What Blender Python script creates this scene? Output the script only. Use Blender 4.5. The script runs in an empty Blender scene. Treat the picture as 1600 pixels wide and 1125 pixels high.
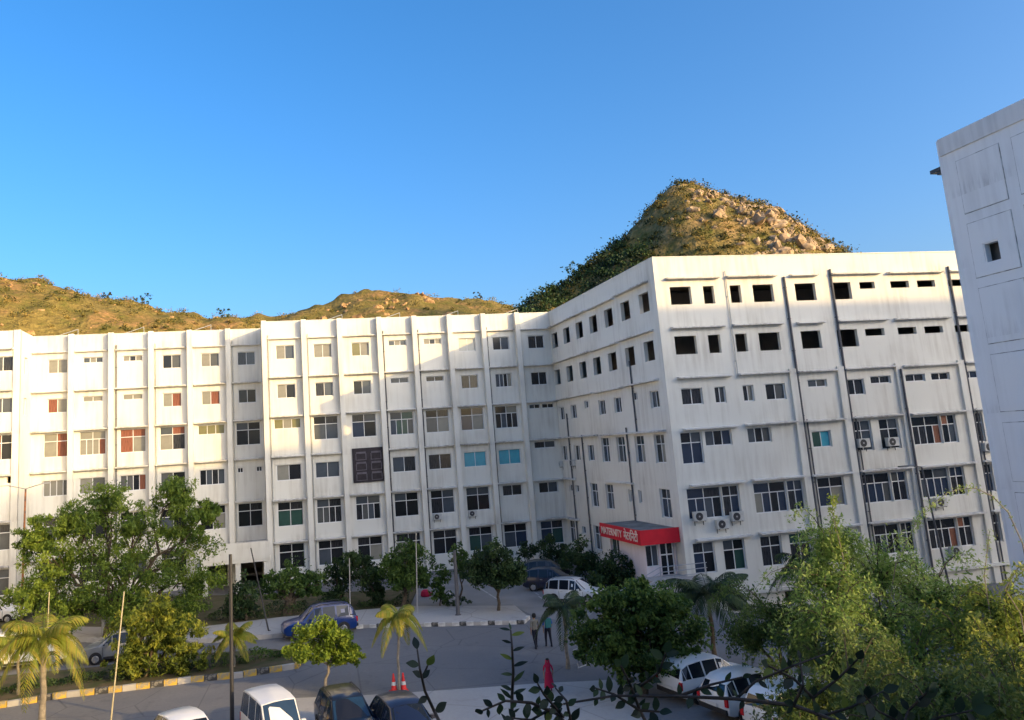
import bpy, bmesh, math, random
import numpy as np
from mathutils import Vector, Matrix

S = bpy.context.scene
COL = S.collection
# ------------------------------------------------------------------ camera
CF, YAW, PITCH, ROLL, CX, CY = 1262.3, .208, .165, -.067, 688.07, 486.72
CAM = Vector((0, 0, 10.4))
_f = Vector((math.sin(YAW)*math.cos(PITCH), math.cos(YAW)*math.cos(PITCH), math.sin(PITCH)))
_r = Vector((math.cos(YAW), -math.sin(YAW), 0)); _u = _r.cross(_f)
CR = _r*math.cos(ROLL) + _u*math.sin(ROLL); CU = _u*math.cos(ROLL) - _r*math.sin(ROLL)
cd = bpy.data.cameras.new('camera'); cam = bpy.data.objects.new('camera', cd); COL.objects.link(cam)
M4 = Matrix((CR, CU, -_f)).transposed().to_4x4(); M4.translation = CAM; cam.matrix_world = M4
cd.sensor_width = 36; cd.lens = CF/1600*36
cd.shift_x = (800-CX)/1600; cd.shift_y = -(562.5-CY)/1600
cd.clip_start = .2; cd.clip_end = 3000
S.camera = cam
# ------------------------------------------------------------------ sky, sun, exposure
TS = Vector((1.0, -1.0, .345)).normalized()      # towards the sun
EL = math.asin(TS.z)
w = bpy.data.worlds.new('World'); S.world = w; w.use_nodes = True
nt = w.node_tree; bg = nt.nodes['Background']
sky = nt.nodes.new('ShaderNodeTexSky'); sky.sky_type = 'NISHITA'; sky.sun_disc = False
sky.sun_elevation = EL; sky.sun_rotation = math.atan2(TS.x, TS.y)
sky.air_density = .85; sky.dust_density = 8.0; sky.ozone_density = 2.7; sky.altitude = 600
hs = nt.nodes.new('ShaderNodeHueSaturation'); hs.inputs['Saturation'].default_value = 1.30
nt.links.new(sky.outputs[0], hs.inputs['Color']); nt.links.new(hs.outputs[0], bg.inputs[0])
bg.inputs[1].default_value = .15
sd = bpy.data.lights.new('sun', 'SUN'); sd.energy = 2.0; sd.angle = math.radians(.5); sd.color = (1, .67, .25)
so = bpy.data.objects.new('sun', sd); COL.objects.link(so)
so.rotation_euler = TS.to_track_quat('Z', 'Y').to_euler()
S.view_settings.view_transform = 'Standard'; S.view_settings.look = 'None'
S.view_settings.exposure = 1.45; S.view_settings.gamma = 1
# ------------------------------------------------------------------ photo pixel -> point
def ray(x, y): return CR*((x-CX)/CF) - CU*((y-CY)/CF) + _f
def onY(x, y, Y): d = ray(x, y); return CAM + d*(Y/d.y)
def onX(x, y, X): d = ray(x, y); return CAM + d*(X/d.x)
def G(x, y, z=0.0): d = ray(x, y); return CAM + d*((z-CAM.z)/d.z)
def at(x, y, dist): d = ray(x, y); return CAM + d*dist
def sstep(t): t = min(1, max(0, t)); return t*t*(3-2*t)
def gz(x, y):
    "ground height: level court, bank below the viewpoint, sunken strip before the maternity block"
    z = 5.0*sstep((20-y)/14)
    z -= 1.25*sstep((x-24.5)/4)*sstep((y-38)/6)
    return z
# ------------------------------------------------------------------ materials
MT = {}
def mat(name, col, rough=.8, var=.12, scale=3.0, spec=.3, metal=0, col2=None, bump=0, detail=6, coat=0, stretch=None, lo=.35, hi=.65):
    if name in MT: return MT[name]
    m = bpy.data.materials.new(name); m.use_nodes = True; n = m.node_tree.nodes; l = m.node_tree.links
    p = n['Principled BSDF']; p.inputs['Roughness'].default_value = rough; p.inputs['Metallic'].default_value = metal
    p.inputs['Specular IOR Level'].default_value = spec; p.inputs['Coat Weight'].default_value = coat
    tc = n.new('ShaderNodeTexCoord'); nz = n.new('ShaderNodeTexNoise'); nz.inputs['Scale'].default_value = scale
    nz.inputs['Detail'].default_value = detail
    src = tc.outputs['Object']
    if stretch:
        mp = n.new('ShaderNodeMapping'); mp.inputs['Scale'].default_value = stretch
        l.new(src, mp.inputs[0]); src = mp.outputs[0]
    l.new(src, nz.inputs['Vector'])
    cr = n.new('ShaderNodeValToRGB'); c2 = col2 or tuple(c*(1-var) for c in col)
    cr.color_ramp.elements[0].position = lo; cr.color_ramp.elements[1].position = hi
    cr.color_ramp.elements[0].color = (*c2, 1); cr.color_ramp.elements[1].color = (*col, 1)
    l.new(nz.outputs[0], cr.inputs[0]); l.new(cr.outputs[0], p.inputs['Base Color'])
    if bump:
        b = n.new('ShaderNodeBump'); b.inputs['Strength'].default_value = bump; b.inputs['Distance'].default_value = .05
        l.new(nz.outputs[0], b.inputs['Height']); l.new(b.outputs[0], p.inputs['Normal'])
    MT[name] = m; return m
def leafmat(name, cols, trans=.35):
    "colours run over the per-leaf attribute rnd"
    if name in MT: return MT[name]
    m = bpy.data.materials.new(name); m.use_nodes = True; n = m.node_tree.nodes; l = m.node_tree.links
    p = n['Principled BSDF']; p.inputs['Roughness'].default_value = .55; p.inputs['Specular IOR Level'].default_value = .25
    a = n.new('ShaderNodeAttribute'); a.attribute_name = 'rnd'
    cr = n.new('ShaderNodeValToRGB'); e = cr.color_ramp.elements
    while len(e) < len(cols): e.new(.5)
    for i, c in enumerate(cols): e[i].position = i/(len(cols)-1); e[i].color = (*c, 1)
    l.new(a.outputs['Fac'], cr.inputs[0]); l.new(cr.outputs[0], p.inputs['Base Color'])
    t = n.new('ShaderNodeBsdfTranslucent'); l.new(cr.outputs[0], t.inputs[0])
    mx = n.new('ShaderNodeMixShader'); mx.inputs[0].default_value = trans
    l.new(p.outputs[0], mx.inputs[1]); l.new(t.outputs[0], mx.inputs[2]); l.new(mx.outputs[0], n['Material Output'].inputs[0])
    MT[name] = m; return m
def wallmat(name, col, dirt, amount=.5):
    "painted plaster: patchy tone and rain streaks running down"
    m = bpy.data.materials.new(name); m.use_nodes = True; n = m.node_tree.nodes; l = m.node_tree.links
    p = n['Principled BSDF']; p.inputs['Roughness'].default_value = .85; p.inputs['Specular IOR Level'].default_value = .2
    tc = n.new('ShaderNodeTexCoord'); mp = n.new('ShaderNodeMapping'); mp.inputs['Scale'].default_value = (2.2, 2.2, .16)
    l.new(tc.outputs['Object'], mp.inputs[0])
    a = n.new('ShaderNodeTexNoise'); a.inputs['Scale'].default_value = 1.4; a.inputs['Detail'].default_value = 8; l.new(mp.outputs[0], a.inputs[0])
    b = n.new('ShaderNodeTexNoise'); b.inputs['Scale'].default_value = .35; b.inputs['Detail'].default_value = 5; l.new(tc.outputs['Object'], b.inputs[0])
    mu = n.new('ShaderNodeMath'); mu.operation = 'MULTIPLY'; l.new(a.outputs[0], mu.inputs[0]); l.new(b.outputs[0], mu.inputs[1])
    cr = n.new('ShaderNodeValToRGB'); e = cr.color_ramp.elements
    e[0].position = .22; e[0].color = (*col, 1); e[1].position = .44
    e[1].color = (*[c*(1-amount)+d*amount for c, d in zip(col, dirt)], 1)
    l.new(mu.outputs[0], cr.inputs[0])
    # splash and mould collects on the wall just above every sun ledge and runs in streaks
    sx = n.new('ShaderNodeSeparateXYZ'); l.new(tc.outputs['Object'], sx.inputs[0])
    def mth(op, a, b):
        q = n.new('ShaderNodeMath'); q.operation = op
        for i, v in enumerate((a, b)):
            if isinstance(v, (int, float)): q.inputs[i].default_value = v
            else: l.new(v, q.inputs[i])
        return q.outputs[0]
    fr = mth('FRACT', mth('DIVIDE', mth('SUBTRACT', sx.outputs[2], 3.42), 3.4), 0)
    mr = n.new('ShaderNodeMapRange'); mr.interpolation_type = 'SMOOTHSTEP'; mr.inputs[1].default_value = 0; mr.inputs[2].default_value = .30; mr.inputs[3].default_value = 1; mr.inputs[4].default_value = 0; l.new(fr, mr.inputs[0])
    st = n.new('ShaderNodeTexNoise'); st.inputs['Scale'].default_value = 2.6; st.inputs['Detail'].default_value = 9; st.inputs['Roughness'].default_value = .7; l.new(mp.outputs[0], st.inputs[0])
    m2 = n.new('ShaderNodeMapRange'); m2.inputs[1].default_value = .46; m2.inputs[2].default_value = .68; l.new(st.outputs[0], m2.inputs[0])
    mx = n.new('ShaderNodeMix'); mx.data_type = 'RGBA'; l.new(mth('MULTIPLY', mth('MULTIPLY', mr.outputs[0], m2.outputs[0]), mth('MULTIPLY', mth('MAXIMUM', mth('SUBTRACT', b.outputs[0], .44), 0), 2.4)), mx.inputs[0])
    l.new(cr.outputs[0], mx.inputs[6]); mx.inputs[7].default_value = (*[d*.62 for d in dirt], 1); l.new(mx.outputs[2], p.inputs['Base Color'])
    f = n.new('ShaderNodeTexNoise'); f.inputs['Scale'].default_value = 9; l.new(tc.outputs['Object'], f.inputs[0])
    bp = n.new('ShaderNodeBump'); bp.inputs['Strength'].default_value = .12; bp.inputs['Distance'].default_value = .03
    l.new(f.outputs[0], bp.inputs['Height']); l.new(bp.outputs[0], p.inputs['Normal'])
    MT[name] = m; return m
WALL = wallmat('white_plaster', (.71, .69, .625), (.42, .38, .32), .5)
LEDGEM = wallmat('ledge_plaster', (.66, .64, .60), (.24, .22, .19), .75)
TOWERM = wallmat('tower_plaster', (.80, .79, .79), (.52, .50, .49), .35)
PINK = wallmat('pinkish_plaster', (.78, .68, .68), (.5, .44, .42), .4)
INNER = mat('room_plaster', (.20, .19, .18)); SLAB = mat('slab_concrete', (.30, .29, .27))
FRAME = mat('window_aluminium', (.76, .76, .75), .5, .06)
def glass(name, c, r=.12): return mat(name, c, r, .25, 1.2, spec=.5)
GL = {'d': glass('glass_dark', (.018, .02, .024)), 'g': glass('glass_grey', (.10, .105, .105), .25), 'k': glass('glass_blind', (.26, .25, .21), .35),
      'n': glass('glass_green', (.035, .085, .07), .2), 't': glass('glass_teal', (.05, .36, .48), .3), 'r': mat('curtain_red', (.27, .10, .06), .5, .5, 6, stretch=(4, 4, .3)),
      'b': glass('glass_blue', (.035, .05, .085), .15), 'o': glass('glass_olive', (.20, .19, .09), .3), 'e': mat('glass_curtained', (.05, .052, .06), .12, .75, 5, spec=.5, stretch=(5, 5, .4)), 'h': glass('glass_halfbright', (.085, .10, .12), .08), 'w': mat('shutter_pale', (.55, .55, .5), .5)}
PIPE = mat('pipe_grey', (.10, .10, .11), .6); PIPEW = mat('pipe_pale', (.5, .5, .48), .6)
METAL = mat('dark_steel', (.06, .06, .065), .45, metal=.4); STEEL = mat('pale_steel', (.45, .45, .46), .4, metal=.6)
BARK = mat('bark', (.11, .085, .06), .9, .5, 8, bump=.4); PALEBARK = mat('pale_bark', (.30, .26, .21), .9, .4, 6, bump=.3)
def groundmat(name, col, worn, stain):
    m = bpy.data.materials.new(name); m.use_nodes = True; n = m.node_tree.nodes; l = m.node_tree.links; p = n['Principled BSDF']; p.inputs['Roughness'].default_value = .88; p.inputs['Specular IOR Level'].default_value = .25
    tc = n.new('ShaderNodeTexCoord'); c = None
    for sc_, lo, hi, cc, k in ((.16, .42, .62, worn, .8), (.9, .58, .72, stain, .6), (7, .3, .75, tuple(a*.7 for a in col), .5)):
        z = n.new('ShaderNodeTexNoise'); z.inputs['Scale'].default_value = sc_; z.inputs['Detail'].default_value = 9; z.inputs['Roughness'].default_value = .62; l.new(tc.outputs['Object'], z.inputs[0])
        q = n.new('ShaderNodeMapRange'); q.inputs[1].default_value = lo; q.inputs[2].default_value = hi; q.inputs[4].default_value = k; l.new(z.outputs[0], q.inputs[0])
        x = n.new('ShaderNodeMix'); x.data_type = 'RGBA'; l.new(q.outputs[0], x.inputs[0]); x.inputs[7].default_value = (*cc, 1)
        if c is None: x.inputs[6].default_value = (*col, 1)
        else: l.new(c, x.inputs[6])
        c = x.outputs[2]
    v = n.new('ShaderNodeTexVoronoi'); v.feature = 'DISTANCE_TO_EDGE'; v.inputs['Scale'].default_value = .28; l.new(tc.outputs['Object'], v.inputs[0])   # cracks
    q = n.new('ShaderNodeMapRange'); q.inputs[1].default_value = 0; q.inputs[2].default_value = .012; q.inputs[3].default_value = .55; q.inputs[4].default_value = 0; l.new(v.outputs[0], q.inputs[0])
    x = n.new('ShaderNodeMix'); x.data_type = 'RGBA'; l.new(q.outputs[0], x.inputs[0]); l.new(c, x.inputs[6]); x.inputs[7].default_value = (*[a*.4 for a in col], 1); l.new(x.outputs[2], p.inputs['Base Color']); return m
ASPH = groundmat('asphalt', (.16, .16, .165), (.21, .205, .20), (.085, .085, .09)); CONC = groundmat('paving_concrete', (.43, .41, .385), (.36, .34, .32), (.24, .23, .22))
SOIL = mat('garden_soil', (.10, .075, .045), .95, .5, 1.5, col2=(.05, .06, .02), bump=.5)
# ------------------------------------------------------------------ mesh helpers
class MB:
    def __init__(s): s.v = []; s.f = []; s.m = []
    def quad(s, a, b, c, d, m=0):
        k = len(s.v); s.v += [tuple(a), tuple(b), tuple(c), tuple(d)]; s.f.append((k, k+1, k+2, k+3)); s.m.append(m)
    def poly(s, pts, m=0):
        k = len(s.v); s.v += [tuple(p) for p in pts]; s.f.append(tuple(range(k, k+len(pts)))); s.m.append(m)
    def box(s, x0, x1, y0, y1, z0, z1, m=0):
        k = len(s.v)
        s.v += [(x0,y0,z0),(x1,y0,z0),(x1,y1,z0),(x0,y1,z0),(x0,y0,z1),(x1,y0,z1),(x1,y1,z1),(x0,y1,z1)]
        for q in ((0,3,2,1),(4,5,6,7),(0,1,5,4),(1,2,6,5),(2,3,7,6),(3,0,4,7)): s.f.append(tuple(k+i for i in q)); s.m.append(m)
        return s
    def prism(s, pts, z0, z1, m=0):
        n = len(pts); k = len(s.v)
        s.v += [(p[0], p[1], z0) for p in pts] + [(p[0], p[1], z1) for p in pts]
        s.f.append(tuple(k+n+i for i in range(n))); s.f.append(tuple(k+n-1-i for i in range(n))); s.m += [m, m]
        for i in range(n): j = (i+1) % n; s.f.append((k+i, k+j, k+n+j, k+n+i)); s.m.append(m)
        return s
    def tube(s, pts, rad, n=8, m=0):
        pts = [Vector(p) for p in pts]
        if not hasattr(rad, '__len__'): rad = [rad]*len(pts)
        k = len(s.v); a = None
        for i, p in enumerate(pts):
            d = (pts[min(i+1, len(pts)-1)] - pts[max(i-1, 0)]).normalized()
            if a is None: a = d.orthogonal().normalized()
            else: a = (a - d*a.dot(d)).normalized()
            b = d.cross(a)
            for j in range(n):
                t = 2*math.pi*j/n; s.v.append(tuple(p + (a*math.cos(t)+b*math.sin(t))*rad[i]))
        for i in range(len(pts)-1):
            for j in range(n):
                s.f.append((k+i*n+j, k+i*n+(j+1) % n, k+(i+1)*n+(j+1) % n, k+(i+1)*n+j)); s.m.append(m)
        s.f.append(tuple(k+n-1-j for j in range(n))); s.f.append(tuple(k+(len(pts)-1)*n+j for j in range(n))); s.m += [m, m]
        return s
    def lathe(s, prof, n=16, c=(0,0,0), m=0):
        k = len(s.v)
        for r, z in prof:
            for j in range(n): t = 2*math.pi*j/n; s.v.append((c[0]+r*math.cos(t), c[1]+r*math.sin(t), c[2]+z))
        for i in range(len(prof)-1):
            for j in range(n): s.f.append((k+i*n+j, k+i*n+(j+1) % n, k+(i+1)*n+(j+1) % n, k+(i+1)*n+j)); s.m.append(m)
        s.f.append(tuple(k+n-1-j for j in range(n))); s.f.append(tuple(k+(len(prof)-1)*n+j for j in range(n))); s.m += [m, m]
        return s
    def mesh(s, name, mats, smooth=False):
        me = bpy.data.meshes.new(name); me.from_pydata(s.v, [], s.f)
        for m in (mats if isinstance(mats, (list, tuple)) else [mats]): me.materials.append(m)
        if max(s.m or [0]): me.polygons.foreach_set('material_index', s.m)
        if smooth: me.polygons.foreach_set('use_smooth', [True]*len(s.f)); me.set_sharp_from_angle(angle=math.radians(38))
        me.update(); return me
    def build(s, name, mats, parent=None, smooth=False, loc=None, rz=0):
        return link(name, s.mesh(name, mats, smooth), parent, loc, rz)
def link(name, me, parent=None, loc=None, rz=0):
    o = bpy.data.objects.new(name, me); COL.objects.link(o)
    if parent: o.parent = parent
    if loc is not None: o.location = loc
    if rz: o.rotation_euler = (0, 0, rz)
    return o
def tag(o, label=None, cat=None, group=None, kind=None):
    if label: o['label'] = label
    if cat: o['category'] = cat
    if group: o['group'] = group
    if kind: o['kind'] = kind
    return o
def empty(name, label, cat, loc=(0,0,0), rz=0, group=None):
    return tag(link(name, None, None, loc, rz), label, cat, group)
def copy_tree(o, parent=None):
    c = o.copy(); COL.objects.link(c)
    if parent: c.parent = parent
    for ch in list(o.children): copy_tree(ch, c)
    return c
# ------------------------------------------------------------------ ground
def sheet(name, x0, x1, y0, y1, nx, ny, m, dz=0):
    b = MB(); vs = []
    for j in range(ny+1):
        for i in range(nx+1):
            x = x0+(x1-x0)*i/nx; y = y0+(y1-y0)*j/ny; b.v.append((x, y, gz(x, y)+dz))
    for j in range(ny):
        for i in range(nx): k = j*(nx+1)+i; b.f.append((k, k+1, k+nx+2, k+nx+1)); b.m.append(0)
    return b.build(name, m, smooth=True)
g = MB()   # graded: fine where it has relief, coarse to the horizon
xs = [-1500,-600,-250,-120,-70]+[-46+2*i for i in range(60)]+[90,130,250,600,1500]
ys = [-1500,-600,-250,-100,-50,-25]+[-10+1.5*i for i in range(66)]+[110,180,300,700,1500]
for y in ys:
    for x in xs: g.v.append((x, y, gz(x, y)))
nx = len(xs)
for j in range(len(ys)-1):
    for i in range(nx-1): g.f.append((j*nx+i, j*nx+i+1, (j+1)*nx+i+1, (j+1)*nx+i)); g.m.append(0)
tag(g.build('ground', ASPH, smooth=True), kind='structure')
tag(sheet('bank', -45, 60, -10, 27, 70, 37, mat('bank_grass', (.09, .085, .03), .95, .5, 1.2, col2=(.03, .04, .012), bump=.6), .012), kind='structure')
def flat(name, pxs, z, m, kind='structure', base=None):
    b = MB(); pts = [G(x, y) for x, y in pxs]
    a = sum(pts[i].x*pts[(i+1) % len(pts)].y - pts[(i+1) % len(pts)].x*pts[i].y for i in range(len(pts)))
    if a < 0: pts.reverse()
    if base is None: b.poly([(p.x, p.y, z) for p in pts])
    else: b.prism([(p.x, p.y) for p in pts], base, z)
    return tag(b.build(name, m), kind=kind)
flat('parking_apron', [(430,1092),(560,1087),(700,1078),(840,1068),(960,1062),(1010,1130),(900,1200),(500,1200)], .006, CONC)
flat('rear_court', [(600,938),(650,905),(745,893),(850,893),(960,930),(905,975),(832,962),(800,945),(660,950)], .006, mat('court_paving', (.26, .255, .25), .85, .2, .5))
PLINE = mat('worn_line_paint', (.5, .49, .47), .85, .5, 3, col2=(.27, .265, .26), lo=.4, hi=.6)
for a_, b_ in (((748,918),(778,937)), ((800,902),(842,930)), ((842,932),(880,958)), ((700,925),(718,940))):
    p_, q_ = G(*a_), G(*b_); d_ = (q_-p_).normalized(); n_ = Vector((-d_.y, d_.x, 0))*.06; tag((lambda m_: (m_.quad(*[(v.x, v.y, .011) for v in (p_-n_, q_-n_, q_+n_, p_+n_)]), m_)[1])(MB()).build('parking_line', PLINE), kind='structure')
isl = flat('pavement', [(-60,1003),(120,1001),(300,1004),(445,994),(570,979),(700,976),(815,973),(824,966),(805,950),(640,951),(560,957),(440,968),(300,985),(120,983),(-60,988)], .16, CONC, base=-.05)
PL = [(-60,1112),(20,1101),(100,1088),(200,1077),(300,1064),(380,1056),(462,1042),(474,1030),(430,1018),(300,1026),(150,1046),(-60,1066)]
flat('planting_bed', PL, .14, SOIL, base=-.05)
flat('planting_bed', [(-40,985),(120,982),(300,983),(440,967),(560,956),(640,950),(655,915),(600,925),(430,930),(200,935),(-40,940)], .10, SOIL, base=-.05)
def kerb(pxs, parent, step, cols, h=.28, wd=.2, jit=.015):
    "a row of separate painted kerb stones along a pixel line"
    P = [G(x, y) for x, y in pxs]; meshes = [MB().box(-step*.485, step*.485, -wd/2, wd/2, 0, h).mesh('kerb_stone', c) for c in cols]
    rnd = random.Random(3); d = 0; k = 0; tot = sum((P[i+1]-P[i]).length for i in range(len(P)-1))
    while d < tot-step/2:
        s = d+step/2; i = 0
        while s > (P[i+1]-P[i]).length: s -= (P[i+1]-P[i]).length; i += 1
        t = (P[i+1]-P[i]).normalized(); q = P[i]+t*s
        o = link('kerb_stone', meshes[k % len(cols)], parent, (q.x, q.y, rnd.uniform(-jit, jit)-.02), math.atan2(t.y, t.x)+rnd.uniform(-.02, .02))
        d += step; k += 1
YEL = mat('kerb_yellow', (.56, .36, .06), .85, .5, 6, col2=(.30, .26, .18), lo=.42, hi=.56); BLK = mat('kerb_black', (.05, .05, .052), .85, .3, 6, col2=(.20, .19, .17), lo=.38, hi=.5); WHT = mat('kerb_white', (.66, .64, .60), .8, .35, 5)
kerb([(-60,1114),(20,1103),(100,1090),(200,1079),(300,1066),(380,1058),(464,1044),(476,1030)], tag(link('kerb', None), kind='structure'), .62, [YEL, BLK, YEL, CONC])
kerb([(445,996),(570,981),(700,978),(817,975),(827,966)], tag(link('kerb', None), kind='structure'), .42, [WHT, BLK, WHT, CONC], h=.22)
kerb([(-60,1005),(120,1003),(300,1006),(445,996)], tag(link('kerb', None), kind='structure'), .62, [CONC])
# ------------------------------------------------------------------ hills
from mathutils import noise
def hill(name, sil, Y, front, back, label_m, seed, amp=1.5, base=0, pw=1.35):
    pts = [onY(x, y, Y) for x, y in sil]; X0, X1 = pts[0].x, pts[-1].x
    def rz(x):
        for i in range(len(pts)-1):
            if pts[i].x <= x <= pts[i+1].x: t = (x-pts[i].x)/(pts[i+1].x-pts[i].x); return pts[i].z*(1-t)+pts[i+1].z*t
        return pts[0].z if x < X0 else pts[-1].z
    def h(x, v):       # v in -1..1 across the ridge
        y = Y + (v*back if v > 0 else v*front)
        e = min(1, (x-X0)/12+.0, (X1-x)/12+.0) if True else 1
        z = rz(x)*(1-abs(v)**pw)
        n = noise.fractal(Vector((x*.09, y*.09, seed)), 1.0, 2.1, 5)*amp + noise.fractal(Vector((x*.4, y*.4, seed+7)), 1.0, 2.1, 3)*amp*.22
        return Vector((x, y, max(z + n*(1-abs(v)*.4) - .2*amp, -2)))
    b = MB(); nx = int((X1-X0)/1.1); nv = 64
    for j in range(nv+1):
        v = -1+2*j/nv
        for i in range(nx+1): b.v.append(tuple(h(X0+(X1-X0)*i/nx, v)))
    for j in range(nv):
        for i in range(nx): k = j*(nx+1)+i; b.f.append((k, k+1, k+nx+2, k+nx+1)); b.m.append(0)
    return tag(b.build(name, label_m, smooth=True), kind='structure'), h, X0, X1
def hillmat(name, grass, soil, green, rockiness):
    m = bpy.data.materials.new(name); m.use_nodes = True; n = m.node_tree.nodes; l = m.node_tree.links
    p = n['Principled BSDF']; p.inputs['Roughness'].default_value = .95; p.inputs['Specular IOR Level'].default_value = .1
    tc = n.new('ShaderNodeTexCoord')
    def nz(s, d, lo, hi):
        a = n.new('ShaderNodeTexNoise'); a.inputs['Scale'].default_value = s; a.inputs['Detail'].default_value = d; l.new(tc.outputs['Object'], a.inputs[0])
        r = n.new('ShaderNodeMapRange'); r.inputs[1].default_value = lo; r.inputs[2].default_value = hi; l.new(a.outputs[0], r.inputs[0]); return r.outputs[0], a.outputs[0]
    def mix(f, a, b):
        x = n.new('ShaderNodeMix'); x.data_type = 'RGBA'; l.new(f, x.inputs[0])
        for s, k in ((a, 6), (b, 7)):
            if isinstance(s, tuple): x.inputs[k].default_value = (*s, 1)
            else: l.new(s, x.inputs[k])
        return x.outputs[2]
    f1, _ = nz(.07, 9, .45+.1*(1-rockiness), .6); f2, _ = nz(.22, 10, .46, .62); f3, r3 = nz(1.1, 10, .35, .7)
    c = mix(f2, mix(f1, grass, soil), green); c = mix(f3, tuple(.6*a for a in grass), c)
    l.new(c, p.inputs['Base Color'])
    bp = n.new('ShaderNodeBump'); bp.inputs['Strength'].default_value = .8; bp.inputs['Distance'].default_value = .8
    l.new(r3, bp.inputs['Height']); l.new(bp.outputs[0], p.inputs['Normal']); return m
HM1 = hillmat('hill_dry_grass', (.27, .20, .06), (.36, .20, .085), (.12, .12, .025), .4)
HM2 = hillmat('hill_rocky', (.26, .20, .07), (.40, .25, .12), (.08, .09, .02), 1)
hA = hill('hill', [(-420,420),(-200,422),(-60,428),(0,434),(60,441),(110,449),(160,460),(215,474),(260,484),(320,492),(380,497),(450,505),(560,530),(640,560)], 190, 95, 80, HM1, 1, 2.2)
hB = hill('hill', [(250,545),(330,515),(400,500),(440,493),(480,481),(530,465),(590,461),(640,462),(690,466),(740,471),(790,478),(860,486),(960,500),(1100,540)], 230, 115, 90, HM1, 5, 2.0)
hC = hill('hill', [(640,560),(760,500),(820,480),(860,462),(890,440),(920,415),(955,390),(980,362),(1000,332),(1020,310),(1048,297),(1078,293),(1108,295),(1138,303),(1165,315),(1190,331),(1222,349),(1255,370),(1295,393),(1360,430),(1500,470),(1640,540)], 150, 62, 70, HM2, 9, 2.5, pw=1.25)

# ------------------------------------------------------------------ foliage helpers
def leaves_mesh(name, P, size, m, rng, aspect=.5, droop=0.0, rnd=None, size_var=.5):
    "one diamond leaf per point of P"
    n = len(P); d = rng.normal(size=(n,3)); d[:,2] -= droop; d /= np.linalg.norm(d, axis=1)[:,None]
    e = rng.normal(size=(n,3)); e -= d*(e*d).sum(1)[:,None]; e /= np.linalg.norm(e, axis=1)[:,None]
    s = size*(1-size_var/2+size_var*rng.random(n)**2*1.3)[:,None]
    V = np.stack([P-d*s*.5, P+e*s*aspect*.5+d*s*.05, P+d*s*.5, P-e*s*aspect*.5+d*s*.05], 1).reshape(-1,3)
    me = bpy.data.meshes.new(name); me.vertices.add(4*n); me.vertices.foreach_set('co', V.astype(np.float32).ravel())
    me.loops.add(4*n); me.loops.foreach_set('vertex_index', np.arange(4*n, dtype=np.int32)); me.polygons.add(n)
    me.polygons.foreach_set('loop_start', np.arange(0, 4*n, 4, dtype=np.int32))
    me.materials.append(m); me.update(calc_edges=True)
    a = me.attributes.new('rnd', 'FLOAT', 'FACE'); r = rng.random(n) if rnd is None else rnd
    a.data.foreach_set('value', np.clip(r, 0, 1).astype(np.float32)); return me
def clumps(rng, blobs, per, spread=.22, sub=26, hollow=.45):
    "points in clumps spread through ellipsoids; blobs = (x,y,z,rx,ry,rz)"
    out = []; rn = []
    for b in blobs:
        c = np.array(b[:3]); r = np.array(b[3:6])
        for k in range(sub):
            d = rng.normal(size=3); d /= np.linalg.norm(d); q = c + d*r*(hollow+(1.22-hollow)*rng.random()**.6)
            n = max(3, int(per/sub*rng.uniform(.5, 1.5))); pr = r.mean()*spread*rng.uniform(.45, 1.5); st = rng.uniform(.6, 1.5, 3)
            p = rng.normal(size=(n,3)); p /= np.linalg.norm(p, axis=1)[:,None]; p *= (rng.random(n)**.45)[:,None]*pr*st; p[:,2] *= .75
            out.append(q+p); rn.append(np.clip(rng.random()*.75 + rng.normal(size=n)*.17 + .1, 0, 1))
    return np.concatenate(out), np.concatenate(rn)
def wig(a, b, rng, n=5, amt=.06):
    a = Vector(a); b = Vector(b); L = (b-a).length
    return [a.lerp(b, i/n) + Vector(rng.normal(size=3))*L*amt*(0 if i in (0, n) else 1) for i in range(n+1)]
def tree(name, label, base, blobs, m, per=900, leaf=.22, trunk=.14, bark=BARK, seed=1, cat='tree', group=None, fork=.45, limbs=True, kw={}, lw={}):
    rng = np.random.default_rng(seed); t = empty(name, label, cat, base, 0, group); B = Vector(base)
    top = Vector(np.mean([b[:3] for b in blobs], axis=0)); fk = B.lerp(top, fork); fk.x += .1
    b = MB(); L = wig((0,0,-.15), fk-B, rng, 4, .03); b.tube(L, [trunk*(1.25-.13*i) for i in range(5)], 8)
    for bl in blobs:
        if not limbs: break
        e = Vector(bl[:3])-B; b.tube(wig(fk-B-Vector((0,0,.1)), e, rng, 4, .06), [trunk*.62, trunk*.5, trunk*.38, trunk*.24, trunk*.1], 6)
        for k in range(4):
            d = Vector(rng.normal(size=3)).normalized(); q = e + Vector((d.x*bl[3], d.y*bl[4], abs(d.z)*bl[5]*.8))*.75
            b.tube(wig((fk-B).lerp(e, rng.uniform(.55, .95)), q, rng, 3, .07), [trunk*.24, trunk*.16, trunk*.1, trunk*.04], 5)
    b.build('trunk', bark, t, smooth=True)
    P, r = clumps(rng, [(bl[0]-B.x, bl[1]-B.y, bl[2]-B.z, *bl[3:6]) for bl in blobs], per, **kw)
    c = link('crown', leaves_mesh('crown', P, leaf, m, rng, rnd=r, **lw), t); return t
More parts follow.
